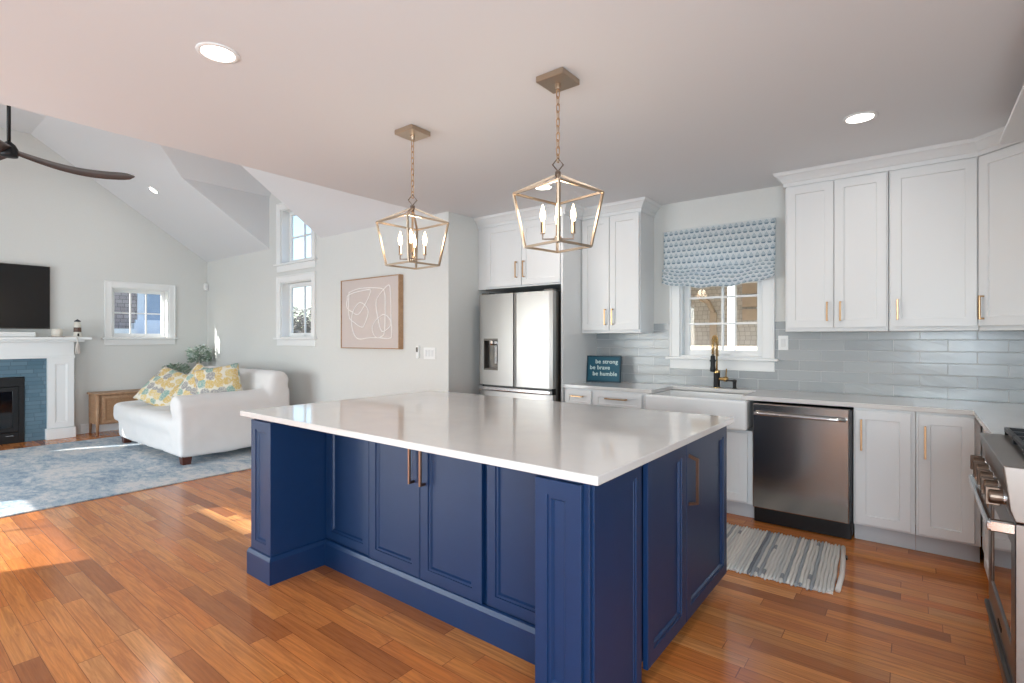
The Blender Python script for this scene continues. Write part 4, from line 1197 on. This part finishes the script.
def pillow(label, loc, rot, w, h, t):
    bm = BM(); n = 20
    grid = {}
    for s in (0, 1):
        for i in range(n + 1):
            for j in range(n + 1):
                u, v = 2 * i / n - 1, 2 * j / n - 1
                if s and (i in (0, n) or j in (0, n)): grid[s, i, j] = grid[0, i, j]; continue
                e_ = ((1 - u * u) * (1 - v * v)) ** 0.42
                k = 1 - 0.06 * (1 - abs(u * v)) * (1 if max(abs(u), abs(v)) > 0.5 else 0.4) * (u * u + v * v) / 1.5
                grid[s, i, j] = bm.verts.new((u * w / 2 * k, (e_ * t / 2) * (-1 if s == 0 else 1), v * h / 2 * k))
        for i in range(n):
            for j in range(n):
                q = [grid[s, i, j], grid[s, i + 1, j], grid[s, i + 1, j + 1], grid[s, i, j + 1]]
                bm.faces.new(q if s == 0 else q[::-1])
    o_ = build('throw_pillow', bm, 'pillow', None, True)
    o_.location = loc; o_.rotation_euler = rot
    return tag(o_, label, 'pillow', 'flower print pillows on the sofa')
pillow('flower print pillow farthest from the rolled arm, lying low on the sofa seat', (-7.52, 2.50, 0.70), (R(-42), R(16), R(24)), 0.60, 0.54, 0.18)
pillow('flower print pillow in the middle of the sofa, leaning on its back', (-6.92, 2.66, 0.74), (R(-28), R(20), R(20)), 0.54, 0.50, 0.17)
pillow('flower print pillow tucked against the rolled arm of the sofa', (-6.50, 2.70, 0.775), (R(-18), R(-10), R(62)), 0.48, 0.48, 0.17)

# ------------------------------------------------------------------ rugs
bm = BM(); box(bm, -8.52, -5.36, -1.4, 3.35, 0.0, 0.012, 0.003)
o = build('area_rug', bm, 'rug'); tag(o, 'large distressed blue and cream rug in the living room', 'rug')
rag = thing('rag_rug', 'woven white and navy rag rug on the floor before the sink', 'rug', (-0.90, 3.48, 0.0))
bm = BM()
nc = 54
for i in range(nc):
    x = -0.42 + i * 0.0183
    y0_, y1_ = -0.385, 0.385
    if i > nc - 5: k = (i - (nc - 5)) / 5.0; y0_ += 0.05 * k * k; y1_ -= 0.02 * k * k
    sl_ = 0.10; pts = []
    for j in range(19):
        t_ = j / 18; yy = y0_ + (y1_ - y0_) * t_
        pts.append((x + 0.0016 * math.sin(j * 0.9 + i) + 0.0, yy + 0.012 * math.sin(i * 1.7), 0.010 + 0.001 * math.sin(j * 1.3 + i)))
    tube(bm, pts, [0.006] + [0.0098] * 17 + [0.006], 7)
build('woven_cords', bm, 'rag', rag, True)
bm = BM(); box(bm, -0.42, 0.555, -0.365, 0.37, 0.0, 0.007); build('backing', bm, 'string', rag)
bm = BM(); tube(bm, [(0.575, -0.32, 0.011), (0.585, -0.1, 0.011), (0.580, 0.15, 0.011), (0.572, 0.36, 0.011)], 0.013, 8); build('edge_binding', bm, 'string', rag, True)
bm = BM(); box(bm, 0.585, 0.602, 0.17, 0.215, 0.002, 0.016, 0.002); build('care_tag', bm, 'blackpl', rag)
rag.rotation_euler = (0, 0, R(3)); rag.location = (-0.91, 3.49, 0)

# ------------------------------------------------------------------ sideboard, plants
sbd = thing('sideboard', 'low light oak sideboard with woven doors along the fireplace wall', 'sideboard', (XT + 0.22, 2.86, 0))
bm = BM(); box(bm, -0.19, 0.20, -0.80, 0.72, 0.555, 0.580, 0.006, 2); build('top', bm, 'oak', sbd)
bm = BM(); box(bm, -0.18, 0.165, -0.77, 0.69, 0.15, 0.555, 0.003); build('body', bm, 'oak', sbd)
for i in range(3):
    a = -0.715 + i * 0.463
    bm = BM(); 
    box(bm, 0.165, 0.185, a, a + 0.455, 0.165, 0.205, 0.002); box(bm, 0.165, 0.185, a, a + 0.455, 0.50, 0.54, 0.002); box(bm, 0.165, 0.185, a, a + 0.04, 0.2, 0.505, 0.002); box(bm, 0.165, 0.185, a + 0.415, a + 0.455, 0.2, 0.505, 0.002)
    d_ = build('door', bm, 'oak', sbd)
    bm = BM(); box(bm, 0.165, 0.174, a + 0.035, a + 0.42, 0.2, 0.505); build('cane_panel', bm, 'oakcane', d_)
for lx, ly in ((-0.16, -0.76), (0.17, -0.76), (-0.16, 0.68), (0.17, 0.68)):
    bm = BM(); tube(bm, [(lx, ly, 0.555), (lx, ly, 0.25), (lx + (0.01 if lx > 0 else -0.0), ly - 0.005 if ly < 0 else ly + 0.005, 0.0)], [0.024, 0.023, 0.014], 12); build('leg', bm, 'oak', sbd, True)

def foliage(bm, c, n, spread, height, leafl, seed, droop=0.2):
    rnd = random.Random(seed)
    for i in range(n):
        a = rnd.uniform(0, 2 * PI); e_ = rnd.uniform(0.1, 1.0); r_ = spread * math.sqrt(rnd.uniform(0.02, 1))
        p = Vector((c[0] + r_ * math.cos(a), c[1] + r_ * math.sin(a), c[2] + height * e_ * (1 - 0.4 * (r_ / spread) ** 2)))
        d = Vector((math.cos(a), math.sin(a), rnd.uniform(-droop, 0.9))).normalized()
        s = d.cross(Vector((rnd.uniform(-1, 1), rnd.uniform(-1, 1), 1))).normalized()
        l_ = leafl * rnd.uniform(0.6, 1.1); w_ = l_ * 0.27
        nrm = d.cross(s) * (l_ * 0.08)
        v = [bm.verts.new(p), bm.verts.new(p + d * l_ * 0.5 + s * w_ + nrm), bm.verts.new(p + d * l_), bm.verts.new(p + d * l_ * 0.5 - s * w_ + nrm), bm.verts.new(p + d * l_ * 0.5 - nrm)]
        bm.faces.new((v[0], v[1], v[4])); bm.faces.new((v[1], v[2], v[4])); bm.faces.new((v[2], v[3], v[4])); bm.faces.new((v[3], v[0], v[4]))
def stems(bm, c, n, spread, z0, z1, seed):
    rnd = random.Random(seed)
    for i in range(n):
        a = rnd.uniform(0, 2 * PI); r_ = spread * rnd.uniform(0.4, 0.9)
        tube(bm, [(c[0], c[1], z0), (c[0] + r_ * 0.4 * math.cos(a), c[1] + r_ * 0.4 * math.sin(a), (z0 + z1) / 2), (c[0] + r_ * math.cos(a), c[1] + r_ * math.sin(a), z1)], 0.003, 5)
vp = thing('vase_of_flowers', 'cream vase with grey-green leaves and white flowers in the corner behind the sofa', 'vase with flowers', (XT + 0.25, 3.43, 0.62))
bm = BM(); lathe(bm, [(0.045, 0), (0.058, 0.01), (0.062, 0.10), (0.058, 0.22), (0.046, 0.30), (0.05, 0.32), (0.042, 0.32), (0.04, 0.29)], 24, cap=False); build('vase', bm, 'cream', vp, True)
bm = BM(); stems(bm, (0, 0), 14, 0.13, 0.2, 0.50, 3); build('stem', bm, 'leaf', vp)
bm = BM(); foliage(bm, (0, 0, 0.32), 230, 0.13, 0.30, 0.075, 5); build('leaves', bm, 'leaf', vp)
bm = BM(); foliage(bm, (0, 0, 0.34), 70, 0.14, 0.28, 0.07, 6); build('pale_leaves', bm, 'leafpale', vp)
bm = BM()
rnd = random.Random(2)
for i in range(6):
    a = rnd.uniform(-1.2, 1.2); c_ = (0.10 * math.cos(a), 0.10 * math.sin(a), 0.46 + rnd.uniform(-0.05, 0.1))
    foliage(bm, c_, 14, 0.02, 0.02, 0.045, 20 + i, 0.0)
build('flowers', bm, 'petal', vp)
gp = thing('potted_greenery', 'low bushy green plant in a pot on the sideboard behind the pillows', 'potted plant', (XT + 0.30, 3.09, 0.62))
bm = BM(); lathe(bm, [(0.06, 0), (0.08, 0.01), (0.10, 0.14), (0.10, 0.18), (0.09, 0.18), (0.085, 0.15)], 24, cap=False); build('pot', bm, 'cream', gp, True)
bm = BM(); stems(bm, (0, 0), 16, 0.15, 0.12, 0.30, 4); build('stem', bm, 'leaf', gp)
bm = BM(); foliage(bm, (0, 0, 0.17), 260, 0.15, 0.17, 0.065, 9, 0.4); build('leaves', bm, 'leaf', gp)

# ------------------------------------------------------------------ sign
sg = thing('word_sign', 'small teal sign with pale lettering leaning by the backsplash', 'sign', (-2.385, 4.50, 0.914), R(0))
bm = BM(); w2, hh = 0.172, 0.255
box(bm, -w2 + 0.012, w2 - 0.012, 0.0, 0.012, 0.012, hh - 0.012); build('board', bm, 'teal', sg)
bm = BM(); box(bm, -w2, -w2 + 0.014, -0.006, 0.016, 0, hh, 0.001); box(bm, w2 - 0.014, w2, -0.006, 0.016, 0, hh, 0.001); box(bm, -w2 + 0.014, w2 - 0.014, -0.005, 0.015, 0, 0.014, 0.001); box(bm, -w2 + 0.014, w2 - 0.014, -0.005, 0.015, hh - 0.014, hh, 0.001)
build('frame', bm, 'tealdark', sg)
def text(parent, body, x, z, size, y=-0.002, mat='letter'):
    cu = bpy.data.curves.new('lettering', 'FONT'); cu.body = body; cu.size = size; cu.extrude = 0.001; cu.space_character = 1.05
    cu.offset = 0.0007
    tmp = bpy.data.objects.new('lettering_curve', cu); COL.objects.link(tmp)
    bpy.context.view_layer.update()
    dg = bpy.context.evaluated_depsgraph_get()
    me = bpy.data.meshes.new_from_object(tmp.evaluated_get(dg))
    bpy.data.objects.remove(tmp); bpy.data.curves.remove(cu)
    me.materials.clear(); me.materials.append(MAT[mat])
    o_ = bpy.data.objects.new('lettering', me); COL.objects.link(o_); o_.parent = parent
    o_.location = (x, y, z); o_.rotation_euler = (R(90), 0, 0)
    return o_
text(sg, 'be strong', -0.085, 0.180, 0.056)
text(sg, 'be brave', -0.140, 0.122, 0.056)
text(sg, 'be humble', -0.110, 0.062, 0.056)
sg.rotation_euler = (R(-6), 0, R(8))

# ------------------------------------------------------------------ roman shade
rs = thing('roman_shade', 'white roman shade printed with little blue sailing boats', 'window shade', (-1.36, YS - 0.03, 0))
bm = BM(); uvl = bm.loops.layers.uv.new('uv')
NX, NZ = 48, 70
V = {}
def shade_pt(u, v, back):
    # u 0..1 across, v 0 top .. 1 bottom
    x = -0.468 + 0.936 * u
    sag = 0.062 * (1 - (2 * u - 1) ** 2) * max(0, (v - 0.55) / 0.45) ** 1.2
    z = 2.315 - 0.475 * v - sag
    y = -0.045
    if v > 0.70:
        w_ = (v - 0.70) / 0.30
        y -= 0.035 * abs(math.sin(w_ * PI * 2.4 + 0.5 * math.sin(u * 7))) * (0.6 + 0.4 * math.sin(u * 3 + 1)) + 0.02 * w_
        z += 0.006 * math.sin(u * 23 + v * 9)
    y -= 0.004 * math.sin(u * 14) * v
    return Vector((x, y + (0.006 if back else 0), z))
uvs = {}
for b in (0, 1):
    for i in range(NX + 1):
        for j in range(NZ + 1):
            v_ = bm.verts.new(shade_pt(i / NX, j / NZ, b)); V[b, i, j] = v_
            vv = j / NZ
            uvs[v_] = (i / NX * 0.936, (1 - vv) * 0.53 - (0.16 * (vv - 0.7) / 0.3 if vv > 0.7 else 0) + 3.0)
for b in (0, 1):
    for i in range(NX):
        for j in range(NZ):
            q = [V[b, i, j], V[b, i + 1, j], V[b, i + 1, j + 1], V[b, i, j + 1]]
            f = bm.faces.new(q)
            for l in f.loops: l[uvl].uv = uvs[l.vert]
for i in range(NX):
    for j in (0, NZ):
        f = bm.faces.new((V[0, i, j], V[0, i + 1, j], V[1, i + 1, j], V[1, i, j]))
        for l in f.loops: l[uvl].uv = uvs[l.vert]
for j in range(NZ):
    for i in (0, NX):
        f = bm.faces.new((V[0, i, j], V[0, i, j + 1], V[1, i, j + 1], V[1, i, j]))
        for l in f.loops: l[uvl].uv = uvs[l.vert]
build('fabric', bm, 'shade', rs, True)
bm = BM(); box(bm, -0.46, 0.46, -0.038, 0.028, 2.275, 2.312); build('headrail', bm, 'trim', rs)

# ------------------------------------------------------------------ outdoors
bm = BM(); box(bm, -90, 60, -60, 90, -0.75, -0.6)
o = struct('ground', bm, 'grass', 'winter lawn around the house')
bm = BM()
for x_ in (0,):
    pr2 = [(-2.9, 2.76), (1.2, 4.9), (5.25, 2.76)]
    a_ = [bm.verts.new((-3.66, y, z)) for y, z in pr2]; b_ = [bm.verts.new((1.3, y, z)) for y, z in pr2]
    bm.faces.new(a_); bm.faces.new(b_[::-1])
    for i in range(3): bm.faces.new((a_[i], a_[(i + 1) % 3], b_[(i + 1) % 3], b_[i]))
struct('roof', bm, 'roofdark', 'unseen dark pitched roof added over the kitchen to shade the neighbouring porch')  # out-of-view roof, added to throw shade on the porch wall beyond
# neighbour beyond the fireplace wall window
nb = thing('neighbour_house', 'shingled neighbouring house with a blue-paned window beyond the fireplace wall', 'house', (-14.0, 3.3, -0.6))
bm = BM(); box(bm, -3.0, 0, -4, 3, 0, 6.5); build('wall', bm, 'shingle', nb)
bm = BM(); box(bm, -2.9, 0.25, 0.62, 2.9, 1.2, 2.28)
for i_ in range(8): box(bm, 0.25, 0.262, 0.62, 2.9, 1.24 + i_ * 0.13, 1.345 + i_ * 0.13)
build('clapboard_skirt', bm, 'siding', nb)
bm = BM(); box(bm, 0.0, 0.06, 0.75, 0.87, 2.3, 3.3); box(bm, 0, 0.06, 1.30, 1.42, 2.3, 3.3); box(bm, 0, 0.06, 0.75, 1.42, 3.2, 3.35); box(bm, 0, 0.1, 0.70, 1.47, 2.28, 2.36); wf = build('window_frame', bm, 'siding', nb)
bm = BM(); box(bm, 0.0, 0.03, 0.87, 1.30, 2.36, 3.2); build('pane', bm, 'flatblue', wf)  # reflection in the pane is put into its flat blue colour
bm = BM(); box(bm, 0.25, 1.2, 0.6, 2.9, 1.80, 1.95); build('porch_roof', bm, 'flatblue', nb)
bm = BM(); box(bm, 0.3, 0.5, -1.0, 0.62, 0, 2.15); build('white_post', bm, 'siding', nb)

pr_ = thing('sun_block_canopy', 'unseen canopy added outside the back wall to block sun at the glazed door', 'canopy', (0, 0, 0))  # added out of view to stop sun entering the added back door
bm = BM(); prism(bm, [(-3.6, -2.56), (-5.50, -2.56), (-6.45, -4.7), (-6.45, -4.9), (-3.6, -4.9)], 2.30, 2.40); build('roof', bm, 'roofdark', pr_)
for px_, py_ in ((-3.7, -4.8), (-6.3, -4.8)):
    bm = BM(); box(bm, px_ - 0.05, px_ + 0.05, py_ - 0.05, py_ + 0.05, -0.6, 2.3, 0.004); build('post', bm, 'trim', pr_)

# porch beyond the kitchen window
pc = thing('neighbour_porch', 'white porch with a square post and shingled wall beyond the kitchen window', 'porch', (-3.2, 10.0, -0.6))
bm = BM(); box(bm, -7, 7, 2.6, 2.9, 0, 5.0); build('wall', bm, 'shinglex', pc)
bm = BM(); box(bm, -7, 7, -0.15, 0.15, 2.95, 3.35); box(bm, -7, 7, -0.25, 0.2, 3.35, 3.45); build('header_beam', bm, 'trim', pc)
bm = BM(); box(bm, -7, 7, -0.6, 3.0, 3.45, 3.6); build('roof_eave', bm, 'tan', pc)
for x in (-1.9, 0.55, 3.0):
    bm = BM(); box(bm, x - 0.065, x + 0.065, -0.07, 0.07, 0, 2.95, 0.01); build('post', bm, 'trim', pc)
for x in (-1.75, -1.15, -0.55, 1.0, 1.8):
    bm = BM(); box(bm, x - 0.07, x + 0.07, 2.5, 2.6, 0.7, 2.55); tube(bm, [(x, 2.55, 2.55), (x - 0.12, 2.55, 2.80), (x - 0.30, 2.55, 2.90)], 0.06, 6); build('arched_trim', bm, 'tan', pc)
bm = BM()
box(bm, -7, 7, -0.05, 0.05, 1.72, 1.80)
for i in range(60): box(bm, -6.9 + i * 0.23, -6.86 + i * 0.23, -0.02, 0.02, 0.6, 1.72)
build('railing', bm, 'tan', pc)
bm = BM(); box(bm, -7, 7, -0.2, 2.6, 0.58, 0.68); build('bounce_deck', bm, 'tan', pc)  # unseen pale slab added to bounce sunlight onto the porch wall
bm = BM()
for i in range(3): box(bm, 0.1, 2.4, 2.52, 2.6, 2.35 + i * 0.3, 2.60 + i * 0.3)
build('clapboards', bm, 'tan', pc)

# bare trees behind the stacked windows
def tree(seed, loc, h, label):
    rnd = random.Random(seed)
    r_ = thing('bare_tree', label, 'tree', loc, 0, 'bare trees beyond the stacked windows')
    bmt, bmb = BM(), BM()
    def grow(bm_, p, d, l_, r0, depth):
        q = p + d * l_
        tube(bm_ if depth == 4 else bmb, [p, (p + q) / 2 + Vector((rnd.uniform(-1, 1), rnd.uniform(-1, 1), 0)) * l_ * 0.06, q], [r0, r0 * 0.85, r0 * 0.65], 5, cap=False)
        if depth == 0: return
        for k in range(3 if depth > 1 else 4):
            nd = (d + Vector((rnd.uniform(-1, 1), rnd.uniform(-1, 1), rnd.uniform(-0.15, 0.7))) * 0.75).normalized()
            grow(bm_, p + d * l_ * rnd.uniform(0.55, 1.0), nd, l_ * rnd.uniform(0.6, 0.8), r0 * 0.62, depth - 1)
    grow(bmt, Vector((0, 0, 0)), Vector((0, 0, 1)), h * 0.32, h * 0.030, 4)
    foliage(bmb, (0, 0, h * 0.25), 900, h * 0.42, h * 0.62, h * 0.05, seed + 50, 0.3)
    build('trunk', bmt, 'bark', r_); build('branches', bmb, 'twig', r_)
for i, (t_, off, h_) in enumerate(((22, -1.6, 3.5), (30, -1.2, 4.4), (24, 1.3, 3.7), (34, 1.6, 4.8), (42, -0.4, 5.6), (50, 2.6, 6.2), (58, -1.6, 6.8))):
    x, y = -0.937 * t_ + off * 0.5, 0.537 * t_ + off * 0.85
    tree(i + 3, (x, y, -0.6), h_, 'bare grey winter tree among others beyond the stacked windows')
